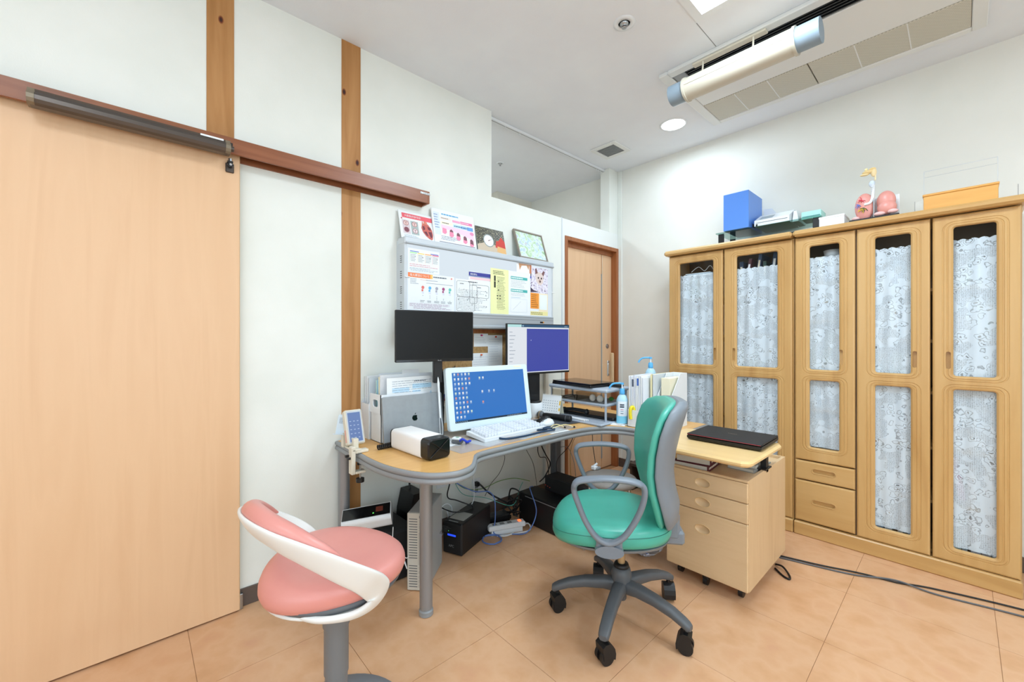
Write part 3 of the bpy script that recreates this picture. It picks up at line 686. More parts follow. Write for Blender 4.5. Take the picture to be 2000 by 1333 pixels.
mm = MB().tube([(-.345, 3.165, 2.155), (-.347, 3.16, 2.10), (-.350, 3.155, 2.06), (-.36, 3.148, 2.035), (-.385, 3.143, 2.028)], .0075, 'white_plastic', 10, k=4)
for k in range(9): mm.cyl((-.3485, 3.159, 2.06 + k * .009), (-.3485, 3.159, 2.064 + k * .009), .009, 'white_plastic', n=12)
part('windpipe', mm, t, True, 'white ringed windpipe')
part('stand_rod', MB().cyl((-.343, 3.15, 1.947), (-.343, 3.15, 2.05), .004, 'brushed', n=10), t, True)
part('larynx', MB().ell((-.352, 3.16, 2.145), (.014, .012, .02), '#cfdcea', 14, 8), t, True)
mm = MB().ell((-.365, 3.165, 2.22), (.032, .014, .011), '#eccf94', 16, 8).ell((-.345, 3.165, 2.212), (.014, .012, .026), '#f0d9a8', 14, 8).ell((-.385, 3.165, 2.208), (.022, .011, .007), '#f3dca6').ell((-.378, 3.165, 2.236), (.008, .008, .009), '#f4e6ae').ell((-.35, 3.165, 2.232), (.016, .011, .009), '#efcf8c').tube([(-.338, 3.165, 2.20), (-.338, 3.165, 2.165)], .004, '#f0dcae')
part('nasal_cavity', mm, t, True, 'yellow nose and throat section')
t = thing('display_case', 'clear display case on a honey coloured wooden plinth on right bookcase', 'display case', (-.005, 3.2, 1.931))
part('plinth', MB().box(-.138, .122, 3.115, 3.235, 1.9315, 2.004, 'case_wood', .002), t, True)
part('lid_board', MB().box(-.142, .126, 3.111, 3.239, 2.004, 2.016, 'case_wood', .003), t, True)
m = MB(); cx0, cx1, cy0, cy1, cz0, cz1, th = -.136, .12, 3.117, 3.233, 2.016, 2.138, .002
m.box(cx0, cx1, cy0, cy0 + th, cz0, cz1, 'acrylic').box(cx0, cx1, cy1 - th, cy1, cz0, cz1, 'acrylic').box(cx0, cx0 + th, cy0 + th, cy1 - th, cz0, cz1, 'acrylic').box(cx1 - th, cx1, cy0 + th, cy1 - th, cz0, cz1, 'acrylic').box(cx0, cx1, cy0, cy1, cz1, cz1 + th, 'acrylic')
part('clear_cover', m, t, True, 'clear acrylic cover')
part('cover_edge', MB().tube([(cx0, cy0, cz1), (cx1, cy0, cz1), (cx1, cy1, cz1), (cx0, cy1, cz1)], .0008, '#c3ccd8', 4, True).tube([(cx0, cy0, cz0), (cx0, cy0, cz1)], .0008, '#c3ccd8', 4).tube([(cx1, cy0, cz0), (cx1, cy0, cz1)], .0008, '#c3ccd8', 4), t, True)
for x, l in ((-.172, 'small upright clear acrylic sign holder left of the display case'), (.150, 'small upright clear acrylic sign holder right of the display case')):
    t = thing('sign_holder', l, 'sign holder', (x, 3.15, 1.931), 0, 'sign holders on the bookcase')
    part('sheet', MB().box(0, .034, -.001, .001, 0, .062, 'acrylic'), t)
    part('edge', MB().box(-.0015 if x < 0 else .034, 0 if x < 0 else .0355, -.001, .001, 0, .064, '#5a5a60'), t)
solo('push_pin', MB().cyl((-1.603, 3.49, 1.53), (-1.603, 3.482, 1.53), .006, '#2c9a8a', n=10).cyl((-1.603, 3.482, 1.53), (-1.603, 3.472, 1.53), .004, '#2c9a8a', n=10), 'green push pin stuck in the wall just left of the bookcases', 'pin')

# ------------------------------------------------------------------ light box (viewer) on the left wall, charts
t = thing('light_box', 'long white film viewing light box on wall above the desk', 'light box', (-2.22, 1.79, 1.32))
m = MB().box(XL, -2.178, 1.15, 2.42, 1.33, 1.825, 'alu_light')
part('housing', m, t, True)
part('top_rail', MB().box(-2.25, -2.158, 1.146, 2.426, 1.795, 1.838, 'alu_light', .006), t, True)
part('rail_lip', MB().box(-2.158, -2.152, 1.15, 2.422, 1.797, 1.808, 'aluminium', .002), t, True)
for y in (1.147, 2.405): part('side_frame', MB().box(-2.178, -2.166, y, y + .018, 1.33, 1.797, 'alu_light', .002), t, True)
part('screen_panel', MB().box(-2.178, -2.171, 1.165, 2.405, 1.415, 1.797, '*#e4f1fb:0.9', 0), t, True, 'pale lit viewing screen')
part('bottom_ledge', MB().box(-2.178, -2.160, 1.148, 2.424, 1.33, 1.412, 'aluminium', .003), t, True)
for z in (1.40, 1.382): part('groove', MB().box(-2.1605, -2.1592, 1.15, 2.42, z, z + .002, 'dark_grey'), t, True)
part('lower_lip', MB().box(-2.24, -2.150, 1.148, 2.424, 1.312, 1.334, 'aluminium', .005), t, True)
part('switch', MB().box(-2.160, -2.157, 2.27, 2.30, 1.362, 1.374, 'black').box(-2.160, -2.157, 2.30, 2.312, 1.362, 1.374, '#e39a45'), t, True)
for k in range(4):
    m = MB()
    for j in range(4): m.box(-2.222 + 0, -2.202, 1.1492, 1.1505, 1.42 + k * .09 + j * .012, 1.424 + k * .09 + j * .012, 'black')
    part('vent_slots', m, t, True)
for y in (1.150, 2.408): part('film_clip', MB().box(-2.171, -2.158, y, y + .03, 1.60, 1.606, 'paper', .002), t, True)
def sheet_thing(name, label, cat, y, x, z, wd, ht, lean, drawf, base='paper', th=.0015, group=None, yaw=0):
    t = thing(name, label, cat, (x, y, z), (R(-lean), 0, R(90 + yaw)), group)
    part('sheet', MB().box(0, wd, 0, th, 0, ht, base, th * .2), t)
    m = MB(); drawf(m)
    if m.v: part('print', m, t, normals=False)
    return t
def d_heart(m):
    W, H = .235, .168
    m.rect(.02, H - .035, W, H - .005, '#e9606c'); m.ptext('大動脈弁狭窄症', .016, 'paper', .035, H - .026)
    m.disc(.016, H - .042, .005, '#c8506a')
    m.rect(.016, .03, .065, H - .05, '#d7c9cd'); m.rect(.072, .03, .122, H - .05, '#a9b6b4')
    for x in (.040, .097):
        for z, c in ((.098, '#e7c7c2'), (.055, '#7b4656' if x < .05 else '#e4d3d4')):
            m.disc(x, z, .0175, '#a86a6a', -.0012); m.disc(x, z, .0145, c, -.0014)
            m.poly([(x - .002, z - .012), (x + .002, z - .012), (x + .001, z + .002), (x + .012, z + .010), (x, z + .006), (x - .012, z + .010), (x - .001, z + .002)], '#8c4a50', -.0016)
    m.poly([(.150, .112), (.142, .085), (.150, .058), (.168, .034), (.190, .018), (.205, .013), (.213, .02), (.219, .05), (.216, .08), (.205, .10), (.19, .118), (.17, .122)], '#c9655a', -.0012)
    for p in ([(.148, .105), (.152, .13), (.158, .128), (.156, .105)], [(.162, .115), (.165, .136), (.186, .130), (.188, .112)]): m.poly(p, '#d9846c', -.0013)
    for p in ([(.151, .098), (.164, .10), (.168, .08), (.154, .07)], [(.186, .102), (.208, .094), (.204, .075), (.188, .082)], [(.156, .062), (.176, .066), (.185, .036), (.172, .04)], [(.187, .066), (.212, .068), (.212, .034), (.200, .026)]): m.poly(p, '#6d2f3c', -.0015)
    m.lines(.02, .13, .008, .024, 3, '#9fb0ba')
def d_stomach(m):
    W, H = .33, .222
    m.rect(.01, .06, .052, H - .012, '#dbe6f6'); m.lines(.012, .05, .10, H - .02, 6, '#7d93bd')
    m.lines(.07, .25, H - .024, H - .010, 1, '#55a8d6', th=.6); m.rect(.06, H - .052, .14, H - .036, '#f0e3da'); m.lines(.065, .14, H - .05, H - .038, 1, '#9a8f8a', th=.5)
    m.rect(.15, H - .058, .21, H - .042, '#f0a6c6'); m.rect(.213, H - .058, .31, H - .040, '#e87aa8'); m.lines(.216, .305, H - .056, H - .043, 1, '#fbe4ee')
    m.rect(.06, H - .085, .15, H - .066, '#f7efd8'); m.lines(.07, .14, H - .083, H - .068, 1, '#3a3a3a')
    m.rect(.155, H - .092, .21, H - .070, '#bfe3f2'); m.rect(.212, H - .092, .262, H - .070, '#9cc8ee'); m.rect(.264, H - .095, .312, H - .070, '#6ea4e0'); m.lines(.16, .31, H - .09, H - .074, 1, '#27427c')
    m.poly([(.06, H - .09), (.31, H - .10), (.312, H - .165), (.24, H - .14), (.15, H - .12), (.06, H - .115)], '#f6cfe4', -.0010)
    for i in range(5):
        x = .082 + i * .052; z = .112 - i * .014
        m.poly([(x - .014, z), (x + .014, z - .004), (x + .016, z - .03), (x, z - .042), (x - .018, z - .034)], '#f08fae', -.0014)
        if i: m.poly([(x - .012, z + .004 + i * .001), (x, z + .014), (x + .013, z + .002), (x + .013, z - .006 * i), (x - .013, z - .005 * i)], '#7c4a58', -.0016)
    m.disc(.298, .108, .017, '#e58fb8', -.0018, r2=.012)
    m.lines(.05, .2, .03, .06, 3, '#7b86a0', seed=4); m.rect(.035, .012, .315, .018, '#9a9aa4')
def d_gauge(m):
    W, H = .255, .185
    m.rect(0, .0, W, H, 'gauge_print'); m.poly([(0, 0), (W, 0), (W, .03), (.1, .085), (0, .05)], '#cbb9a2', -.0011)
    m.poly([(.16, .05), (W, .02), (W, .10), (.225, .135), (.195, .10), (.175, .10)], '#c8392c', -.0012); m.poly([(.17, .02), (W, 0), (W, .05), (.18, .06)], '#e0b070', -.0013)
    m.disc(.105, .09, .048, '#8d9796', -.0016, 28); m.disc(.105, .09, .041, '#f0f2f2', -.0018, 28)
    for k in range(12): a = k * pi / 6; m.poly([(.105 + .036 * cos(a), .09 + .036 * sin(a)), (.105 + .031 * cos(a + .05), .09 + .031 * sin(a + .05)), (.105 + .031 * cos(a - .05), .09 + .031 * sin(a - .05))], 'black', -.002)
    m.poly([(.10, .086), (.104, .094), (.138, .104)], 'black', -.0021); m.disc(.105, .09, .004, '#7d3030', -.0023)
sheet_thing('heart_chart', 'heart valve chart with red banner leaning on the light box, leftmost', 'poster', 1.150, -2.205, 1.839, .235, .178, 15, d_heart, th=.004)
sheet_thing('stomach_chart', 'white pink and blue stomach stage chart standing second on the light box', 'poster', 1.372, -2.200, 1.839, .33, .235, 11, d_stomach, th=.012)
sheet_thing('gauge_poster', 'dark photo card of a round gauge and red flames on light box', 'poster', 1.715, -2.205, 1.839, .255, .186, 13, d_gauge, th=.003)
t = thing('framed_painting', 'small framed pastel garden painting leaning on the light box', 'painting', (-2.175, 2.075, 1.839), (R(-18), 0, R(92)))
W, H = .315, .235
m = MB()
for a in ((0, W, 0, .012), (0, W, H - .012, H), (0, .012, .012, H - .012), (W - .012, W, .012, H - .012)): m.box(a[0], a[1], -.006, .012, a[2], a[3], 'black_soft' if 0 else '#8d8478', .002)
part('frame', m, t)
part('canvas', MB().box(.012, W - .012, .002, .006, .012, H - .012, 'garden_painting'), t)
part('glazing', MB().box(.012, W - .012, -.002, -.0005, .012, H - .012, 'pane_glass'), t)
def d_a(m):
    m.rect(.012, .118, .07, .122, '#3f62c8'); m.rect(.15, .116, .205, .120, '#3f62c8')
    for i, c in enumerate(('#b6ecb0', '#f6e08c', '#f7c08c', '#e58aa0')):
        x = .012 + i * .05; m.rect(x, .108, x + .045, .115, c); m.rect(x, .055, x + .001, .108, c); m.lines(x + .004, x + .044, .06, .104, 5, '#9aa3a8', seed=i)
        m.disc(x + .034, .09, .003, '#6b4a50')
    m.lines(.01, .2, .03, .05, 2, '#e0a7b4'); m.lines(.01, .2, .005, .026, 3, '#9fb6c4')
def d_b(m):
    m.rect(0, .19, .15, .216, '#f08752'); m.rect(.15, .19, .165, .216, '#f6c36c'); m.ptext('吸入療法について', .0165, 'paper', .012, .197)
    m.lines(.17, .30, .196, .21, 1, '#6c7480', th=.5); m.disc(.302, .204, .006, '#ef9a90')
    m.rect(.08, .179, .13, .1805, '#e6806c'); m.rect(.12, .178, .20, .1798, '#2f3f78'); m.rect(.12, .162, .31, .1636, '#2f3f78')
    m.lines(.015, .07, .15, .185, 4, '#9aa2b0')
    for i, c in enumerate(('#e57a74', '#62b4e4', '#a6a6b4', '#a84a7c', '#70c4ba')):
        x = .098 + i * .048; m.disc(x, .135, .010, c); m.rect(x - .009, .112, x + .003, .124, c); m.rect(x - .007, .098, x + .007, .110, '#dfe0ea'); m.lines(x - .018, x + .018, .045, .06, 2, '#5a6272', seed=i)
    for x, z in ((.098, .085), (.146, .085), (.146, .073), (.194, .083), (.194, .073), (.194, .064), (.242, .073), (.242, .066), (.29, .062)): m.rect(x - .002, z, x + .002, z + .003, '#5a6272')
    m.lines(.01, .3, .006, .04, 5, '#b79ab4', seed=9)
def d_c(m):
    m.ptext('動脈硬化', .014, 'paper', .012, .047, -.0016); m.rect(0, .042, .2, .066, '#3b3f94'); m.rect(0, .036, .2, .041, '#7b93b8'); m.rect(.01, .018, .2, .034, '#f4cdd2'); m.lines(.01, .19, .0, .014, 1, '#6a6a6a')
def d_d(m):
    K = '#30343a'
    for q in ((.008, .10, .11, .20), (.11, .06, .17, .18), (.008, .008, .15, .10), (.13, .10, .27, .185)):
        P = rrect(q[0], q[2], q[1], q[3], .012, 4); m.tube([(x, -.0012, z) for x, z in P], .0007, K, 4, True)
    for x, z in ((.05, .183), (.19, .168)): m.rect(x - .02, z - .004, x + .025, z + .004, 'paper', -.0022); m.lines(x - .018, x + .023, z - .003, z + .003, 1, K, -.0024, .7)
    m.lines(.10, .2, .197, .203, 1, K, th=.9)
    m.disc(.14, .186, .006, K); m.disc(.14, .186, .0045, 'paper', -.002)
    rg = random.Random(5)
    for k in range(26):
        x = rg.uniform(.015, .26); z = rg.uniform(.015, .155); r = rg.uniform(.0015, .005); m.disc(x, z, r, K, -.0012, 8); 
        if r > .003: m.disc(x, z, r * .6, 'paper', -.0015, 8)
    m.lines(.02, .26, .012, .15, 14, '#8a9096', th=.18, seed=2)
def d_e(m):
    m.lines(.02, .15, .27, .30, 3, '#3c4030', seed=1); m.rect(.03, .225, .045, .262, '#30332a'); m.rect(.03, .18, .045, .222, '#30332a')
    m.lines(.055, .14, .03, .26, 26, '#6f7258', th=.25, seed=3)
    for x, z in ((.07, .225), (.07, .165), (.06, .125), (.085, .125), (.06, .105), (.085, .105)): m.poly([(x - .008, z + .004), (x + .008, z + .004), (x, z - .005)], '#2f332a', -.0014)
def d_f(m):
    m.rect(.03, .255, .195, .275, '#4bb3b0'); m.rect(.03, .165, .195, .185, '#4bb3b0'); m.lines(.035, .19, .257, .273, 1, '#e8f6f6', -.0014, .5)
    m.lines(.035, .19, .167, .183, 1, '#e8f6f6', -.0014, .5); m.lines(.03, .19, .195, .25, 5, '#a9b2b8', th=.2, seed=4); m.lines(.03, .19, .135, .16, 3, '#a9b2b8', th=.2, seed=6)
    m.lines(.03, .16, .12, .128, 1, '#8fb8d4'); m.tube([(x, -.001, z) for x, z in ((.03, .02), (.19, .02), (.19, .115), (.03, .115))], .0004, '#a8c4dc', 4, True); m.tube([(.05, -.001, .035), (.13, -.001, .1)], .0004, '#8a9ab0', 4)
def d_g(m):
    m.rect(.0, .17, .19, .36, 'puppy_print')
    m.poly([(.05, .31), (.06, .26), (.085, .235), (.11, .23), (.135, .25), (.14, .30), (.12, .325), (.08, .33)], '#e3d2cc', -.0012)
    m.poly([(.05, .31), (.048, .35), (.064, .355), (.078, .32)], '#7c5658', -.0014); m.poly([(.12, .32), (.14, .345), (.155, .335), (.14, .30)], '#7c5658', -.0014)
    m.disc(.084, .285, .008, '#3c2e30', -.0016); m.disc(.117, .283, .008, '#3c2e30', -.0016); m.disc(.10, .262, .014, '#c4a59a', -.0015); m.disc(.103, .258, .007, '#2e2426', -.0018)
    m.poly([(.0, .21), (.03, .19), (.09, .178), (.0, .172)], '#4a3d52', -.0013)
    m.rect(.0, .05, .09, .168, '#f29a3c'); m.lines(.008, .085, .058, .16, 7, '#7a4a1c', -.0014, .25, 5); m.rect(.09, .03, .19, .168, '#f6e7c6'); m.rect(.10, .045, .18, .16, '#eef6f4', -.0013)
    m.rect(0, .0, .19, .03, '#f3e9a6'); m.lines(.004, .18, .004, .026, 2, '#6a6a50', -.0014)
def d_g0(m):
    m.rect(0, 0, .15, .10, '#f4f2f2'); m.poly([(.02, .10), (.03, .05), (.05, .085), (.10, .09), (.12, .06), (.13, .10)], '#cf9c76', -.0012); m.rect(.13, .035, .15, .1, '#c9825c', -.0013); m.rect(.11, .0, .15, .018, '#4a4cae', -.0014)
sx = -2.1695
G = 'sheets clipped on the light box'
sheet_thing('chart_sheet', 'white sheet with four pastel columns at top left of the light box', 'sheet', 1.172, sx, 1.638, .212, .137, 0, d_a, th=.0006, group=G)
sheet_thing('inhaler_chart', 'chart with orange heading and five coloured inhalers on the light box', 'sheet', 1.170, sx + .002, 1.416, .322, .218, 0, d_b, th=.0006, group=G)
sheet_thing('chart_sheet', 'sheet with navy blue heading half hidden on the light box', 'sheet', 1.608, sx, 1.617, .2, .068, 0, d_c, th=.0006, group=G)
sheet_thing('chart_sheet', 'white line drawing sheet with black rounded frames on the light box', 'sheet', 1.503, sx + .002, 1.416, .29, .212, 0, d_d, th=.0006, group=G)
sheet_thing('yellow_leaflet', 'tall pale yellow leaflet in the middle of the light box', 'leaflet', 1.788, sx + .005, 1.416, .165, .312, 0, d_e, 'paper_yellow', th=.0006, group=G)
sheet_thing('chart_sheet', 'white sheet with two teal headings right of the yellow leaflet', 'sheet', 1.945, sx + .0035, 1.416, .225, .312, 0, d_f, th=.0006, group=G)
sheet_thing('puppy_poster', 'poster with a puppy photo over orange panels at right of light box', 'poster', 2.176, sx, 1.42, .19, .364, 0, d_g, th=.0006, group=G)
sheet_thing('chart_sheet', 'partly hidden animal picture sheet under the top rail of the light box', 'sheet', 2.035, sx, 1.693, .15, .10, 0, d_g0, th=.0006, group=G)

# cork board and notes under the light box
t = thing('cork_board', 'brown cork board on the wall behind the monitors', 'pin board', (-2.26, 1.85, .86))
part('board', MB().box(XL + .001, -2.258, 1.46, 2.33, .86, 1.285, 'cork'), t, True)
m = MB()
for q in ((1.45, 2.34, 1.285, 1.31), (1.45, 2.34, .845, .86), (1.45, 1.46, .86, 1.285), (2.33, 2.34, .86, 1.285)): m.box(XL + .001, -2.25, q[0], q[1], q[2], q[3], 'frame_wood', .001)
part('frame', m, t, True)
for y, z, w_, h_, c, l, sd in ((1.715, 1.19, .125, .09, '#d64a86', 'torn note with handwriting and pink pin at top of cork board', 1), (1.70, .99, .15, .155, '#e2642c', 'plain white note under an orange pin, lowest left on cork board', 2),
                              (1.838, 1.055, .135, .215, '#d9442c', 'tall white note with red pin between the monitors', 3), (1.852, .97, .11, .085, '#4a6a90', 'small square note with blue pin low on the cork board', 4)):
    t = thing('note', l, 'note', (-2.2575 + sd * .001, y, z), (0, 0, R(90)), 'notes pinned to the cork board')
    part('sheet', MB().box(0, w_, 0, .0006, 0, h_, 'paper'), t)
    part('writing', MB().lines(.01, w_ - .01, .02, h_ - .02, max(3, int(h_ / .02)), '#c3cbd6' if sd != 1 else '#8a939e', th=.12, seed=sd), t, normals=False)
    q = solo('push_pin', MB().cyl((-2.256 + sd * .001, y + w_ * .5, z + h_ - .012), (-2.247, y + w_ * .5, z + h_ - .012), .005, c, n=10).cyl((-2.247, y + w_ * .5, z + h_ - .012), (-2.243, y + w_ * .5, z + h_ - .012), .0065, c, n=10), {1: 'pink', 2: 'orange', 3: 'red', 4: 'blue'}[sd] + ' push pin holding a note on the cork board', 'pin', 'push pins on the cork board')

# ------------------------------------------------------------------ desk
DZ = .70
ol = [(-2.262, .792), (-2.10, .788), (-1.96, .785), (-1.80, .782), (-1.66, .795), (-1.54, .83), (-1.45, .885), (-1.405, .96), (-1.40, 1.02), (-1.425, 1.085), (-1.485, 1.145), (-1.54, 1.195), (-1.562, 1.26), (-1.565, 1.40), (-1.565, 1.70), (-1.562, 1.90), (-1.545, 2.04), (-1.50, 2.14), (-1.43, 2.205), (-1.34, 2.23), (-1.2, 2.235), (-1.09, 2.235)]
OUT = [(p.x, p.y) for p in crom([(x, y, 0) for x, y in ol], 4)] + [(-1.09, 2.70), (-2.262, 2.70)]
t = thing('desk', 'L-shaped maple desk with rounded grey edges and grey tube legs', 'desk', (-1.9, 1.7, 0))
def scale_in(P, d):
    n = len(P); out = []
    for i in range(n):
        a = Vector(P[i - 1]); b = Vector(P[i]); c = Vector(P[(i + 1) % n]); e1 = (b - a).normalized(); e2 = (c - b).normalized()
        nn = Vector((-(e1.y + e2.y), e1.x + e2.x)).normalized(); out.append((b.x + nn.x * d, b.y + nn.y * d))
    return out
part('edge_band', MB().prism(OUT, .678, DZ - .0005, 'grey_edge', .006, True), t, True, 'rounded grey edge band')
part('lower_band', MB().prism(OUT, .652, .675, 'grey_edge', .007, True), t, True)
part('core', MB().prism(scale_in(OUT, .006), .66, .69, 'grey_edge_dark'), t, True)
part('tabletop', MB().prism(scale_in(OUT, .016), .69, DZ + .0008, 'desk_wood'), t, True, 'yellowish wood top')
def leg(x, y, r=.029):
    l = part('leg', MB().cyl((x, y, .035), (x, y, .655), r, 'steel_leg', n=24), t, True)
    part('foot', MB().lathe([(r * .8, 0), (r + .003, .002), (r + .003, .022), (r * .9, .026), (r * .9, .035)], (x, y, 0), 'grey_edge', 28, False), l, True)
leg(-1.638, .975); leg(-2.215, .822); leg(-1.14, 2.62)
part('leg', MB().box(-2.06, -2.00, 2.27, 2.33, 0, .655, 'dark_grey', .006), t, True, 'dark square rear leg')
def flat(name, label, cat, pts, z, m, th=.0012, group=None): return solo(name, MB().prism(pts, z, z + th, m), label, cat, group)
def quadr(cx, cy, w_, h_, a): 
    c, s_ = cos(R(a)), sin(R(a)); return [(cx + c * x - s_ * y, cy + s_ * x + c * y) for x, y in ((-w_ / 2, -h_ / 2), (w_ / 2, -h_ / 2), (w_ / 2, h_ / 2), (-w_ / 2, h_ / 2))]
Z1 = DZ + .001
for k, (cx, cy, a, l) in enumerate(((-1.70, 1.385, 12, 'white paper under the desk mat in front of the keyboard, left end'), (-1.69, 1.62, 95, 'white paper under the desk mat beneath the stethoscope'), (-1.66, 1.84, 84, 'white paper under the desk mat near the mouse'), (-1.83, 1.19, 70, 'white paper beside the black ended parcel on the desk'))):
    flat('paper', l, 'paper', quadr(cx, cy, .148, .17, a), Z1, 'paper', .0005, 'papers under the desk mat')
flat('desk_mat', 'clear greyish plastic mat covering the middle of the desk', 'desk mat', [(-2.05, 1.12), (-1.60, 1.14), (-1.59, 2.0), (-2.05, 2.02)], Z1 + .0008, 'desk_mat', .001)
flat('mouse_pad', 'dark grey mouse pad under the two mice', 'mouse pad', [(-1.93, 1.85), (-1.715, 1.845), (-1.655, 2.15), (-1.90, 2.19)], Z1 + .003, 'dark_grey' if 0 else '#4a4e54', .003)

# ------------------------------------------------------------------ monitors and computers on the desk
def screen_icons(m, W, H, cols, y):
    for i, j in cols:
        x = .018 + i * .0235; z = H - .024 - j * .0265
        m.rect(x, z, x + .011, z + .012, ['*#dfe9f4:0.9', '*#b9d2ee:0.9', '*#f2f4f6:0.9', '*#dfe9f4:0.9', '*#cfe6da:0.9', '*#f2f4f6:0.9', '*#b9d2ee:0.9', '*#e0a0a0:0.8'][int(i * 7 + j * 3) % 8], y); m.rect(x - .002, z - .005, x + .011, z - .0035, '*#cfe0f2:0.7', y)
t = thing('all_in_one_computer', 'white framed all-in-one computer showing a blue desktop', 'computer', (-1.885, 1.272, .735), (R(-9), 0, R(84.5)))
W, H = .582, .352
part('bezel', MB().loft([[(x, 0, z) for x, z in rrect(0.004, W - .004, .004, H - .004, .014)], [(x, .004, z) for x, z in rrect(0, W, 0, H, .018)], [(x, .03, z) for x, z in rrect(0, W, 0, H, .018)], [(x, .045, z) for x, z in rrect(.03, W - .03, .03, H - .03, .018)]], 'aio_white', True, False, False), t)
part('screen', MB().rect(.036, .042, W - .036, H - .030, '*#2f7fd8:0.80', -.0006), t, normals=False)
m = MB(); m.rect(.036, .042, W - .036, .052, '*#1f3a52:0.6', -.0012)
for k in range(6): m.rect(.042 + k * .013, .0445, .047 + k * .013, .0495, '*#a9c4dc:0.8', -.0016)
m.lines(W - .19, W - .04, .0445, .0495, 1, '*#c9dcea:0.8', -.0016)
g = MB(); cols = [(i, j) for j in range(5) for i in range(5) if not (j > 2 and i == 4)] + [(i, j) for j in range(5, 10) for i in range([4, 5, 4, 5, 3][j - 5])] + [(7, 1), (8, 1), (7.5, 4), (9.5, 4), (11, 4), (7.5, 6.3)]
screen_icons(g, W, H - .022, [(c[0] + 1.2, c[1]) for c in cols], -.0014)
part('taskbar', m, t, normals=False); part('desktop_icons', g, t, kind='stuff', normals=False)
part('name_sticker', MB().rect(W - .11, H - .016, W - .05, H - .007, 'paper_cream', -.0008), t, normals=False)
part('stand', MB().box(.17, .41, .03, .16, -.028, .03, 'white_plastic', .01).tf(RX(R(9))), t)
t = thing('keyboard', 'white desktop keyboard in front of the all-in-one computer', 'keyboard', (-1.685, 1.352, Z1 + .002), (R(4), 0, R(90)))
part('case', MB().loft([[(0, 0, 0), (.475, 0, 0), (.475, 0, .016), (0, 0, .016)], [(0, .162, 0), (.475, .162, 0), (.475, .162, .022), (0, .162, .022)]], 'white_plastic', True, False, False), t)
m = MB()
for r_ in range(6):
    x = .02; y0 = .018 + r_ * .0235
    n = [9, 13, 14, 14, 15, 14][r_]
    for k in range(21):
        if r_ == 0 and 4 <= k <= 8:
            if k == 4: m.box(x, x + .10, y0, y0 + .019, .016, .031 + r_ * .0012, '#e4e9ee', .003)
            x += .0207; continue
        if k in (15, 18) : x += .003
        m.box(x, x + .0178, y0, y0 + .019, .016, .031 + r_ * .0012, '#e4e9ee' if (k % 5) else '#d9dee4', .003); x += .0207
part('keys', m, t, kind='stuff')
t = thing('monitor', 'switched off black monitor above the file boxes', 'monitor', (-2.0, 1.007, 1.12), (0, 0, R(75.3)))
W, H = .44, .278
part('frame', MB().box(0, W, 0, .022, 0, H, 'black', .004), t)
part('screen', MB().rect(.006, .016, W - .006, H - .006, 'screen_off', -.0006), t, normals=False)
part('lower_bezel', MB().box(.002, W - .002, -.002, .004, .001, .014, 'black_gloss', .002), t)
part('logo', MB().ptext('BenQ', .009, '#9a9c9e', W * .52, .004, -.003), t, normals=False)
part('back_cover', MB().box(.10, .34, .022, .05, .06, .22, 'black', .01), t)
m = MB().box(.215, .265, .025, .055, -.12, .10, 'black', .004); part('stand_neck', m, t)
part('arm', MB().box(.235, .30, .05, .12, -.12, -.06, 'black', .004).box(.272, .30, .10, .128, -.418, -.06, 'black', .004), t)
t = thing('monitor', 'lit monitor with violet screen window above the letter rack', 'monitor', (-2.05, 1.834, .996), (0, 0, R(82.2)))
W, H = .562, .352
part('frame', MB().box(0, W, 0, .02, 0, H, 'black', .003), t)
m = MB().rect(.006, .014, W - .006, H - .006, '*#eef4fb:0.85', -.0006); part('screen', m, t, normals=False)
m = MB().rect(.006, H - .024, W - .006, H - .006, '*#2d5f86:0.7', -.0010).rect(.006, H - .024, .12, H - .006, '*#bff0f0:0.85', -.0012).rect(.125, H - .02, .14, H - .010, '*#8fb6cc:0.8', -.0014)
m.rect(.165, .02, W - .012, H - .034, '*#4450b4:0.80', -.0012).rect(.20, .235, .203, .241, '*#ffffff:0.9', -.0016)
for k in range(9): m.rect(.02, H - .06 - k * .025, .045 + (k * 7 % 4) * .008, H - .057 - k * .025, '*#8fa0b4:0.7', -.0012)
m.lines(W - .05, W - .012, H - .02, H - .012, 1, '*#d8eaf4:0.9', -.0016)
part('program_window', m, t, normals=False)
part('stand_neck', MB().box(.20, .30, .02, .07, -.22, .12, 'black', .006), t)
part('stand_foot', MB().box(.12, .38, .05, .17, -.294, -.275, 'black', .006).box(.22, .28, .03, .07, -.28, -.2, 'black', .004), t)

t = thing('laptop', 'closed silver laptop with dark fruit emblem standing against the file box', 'laptop', (-1.985, .94, Z1 + .001), (R(-7), 0, R(88)))
W, H = .35, .243
part('lid', MB().loft([[(x, y, z) for x, z in rrect(0, W, 0, H, .012)] for y in (0, .0045)], 'macbook', True, False, False), t)
part('base', MB().loft([[(x, y, z) for x, z in rrect(0.0005, W - .0005, 0.0005, H - .0005, .012)] for y in (.0052, .016)], 'macbook', True, False, False), t)
m = MB(); ax, az, s_ = .178, .118, .0165
body = []
for k in range(28):
    a = 2 * pi * k / 28; r_ = 1 + .10 * cos(2 * a) * 0; x = cos(a) * 1.0 * (1 - .13 * max(0, -sin(a)) ** 2); z = sin(a) * .98
    if abs(a - pi / 2) < .5: z -= .16 * (1 - abs(a - pi / 2) / .5)
    if abs(a - 3 * pi / 2) < .4: z += .10 * (1 - abs(a - 3 * pi / 2) / .4)
    aa = a if a < pi else a - 2 * pi
    if abs(aa - .12) < .5: x -= .30 * cos((aa - .12) / .5 * pi / 2)
    body.append((ax + x * s_, az + z * s_))
m.poly(body, 'black_gloss', -.0006)
m.poly([(ax - .002, az + s_ * 1.02), (ax + .001, az + s_ * 1.4), (ax + .0065, az + s_ * 1.62), (ax + .0055, az + s_ * 1.28)], 'black_gloss', -.0006)
part('logo', m, t, label='dark fruit shaped emblem', normals=False)

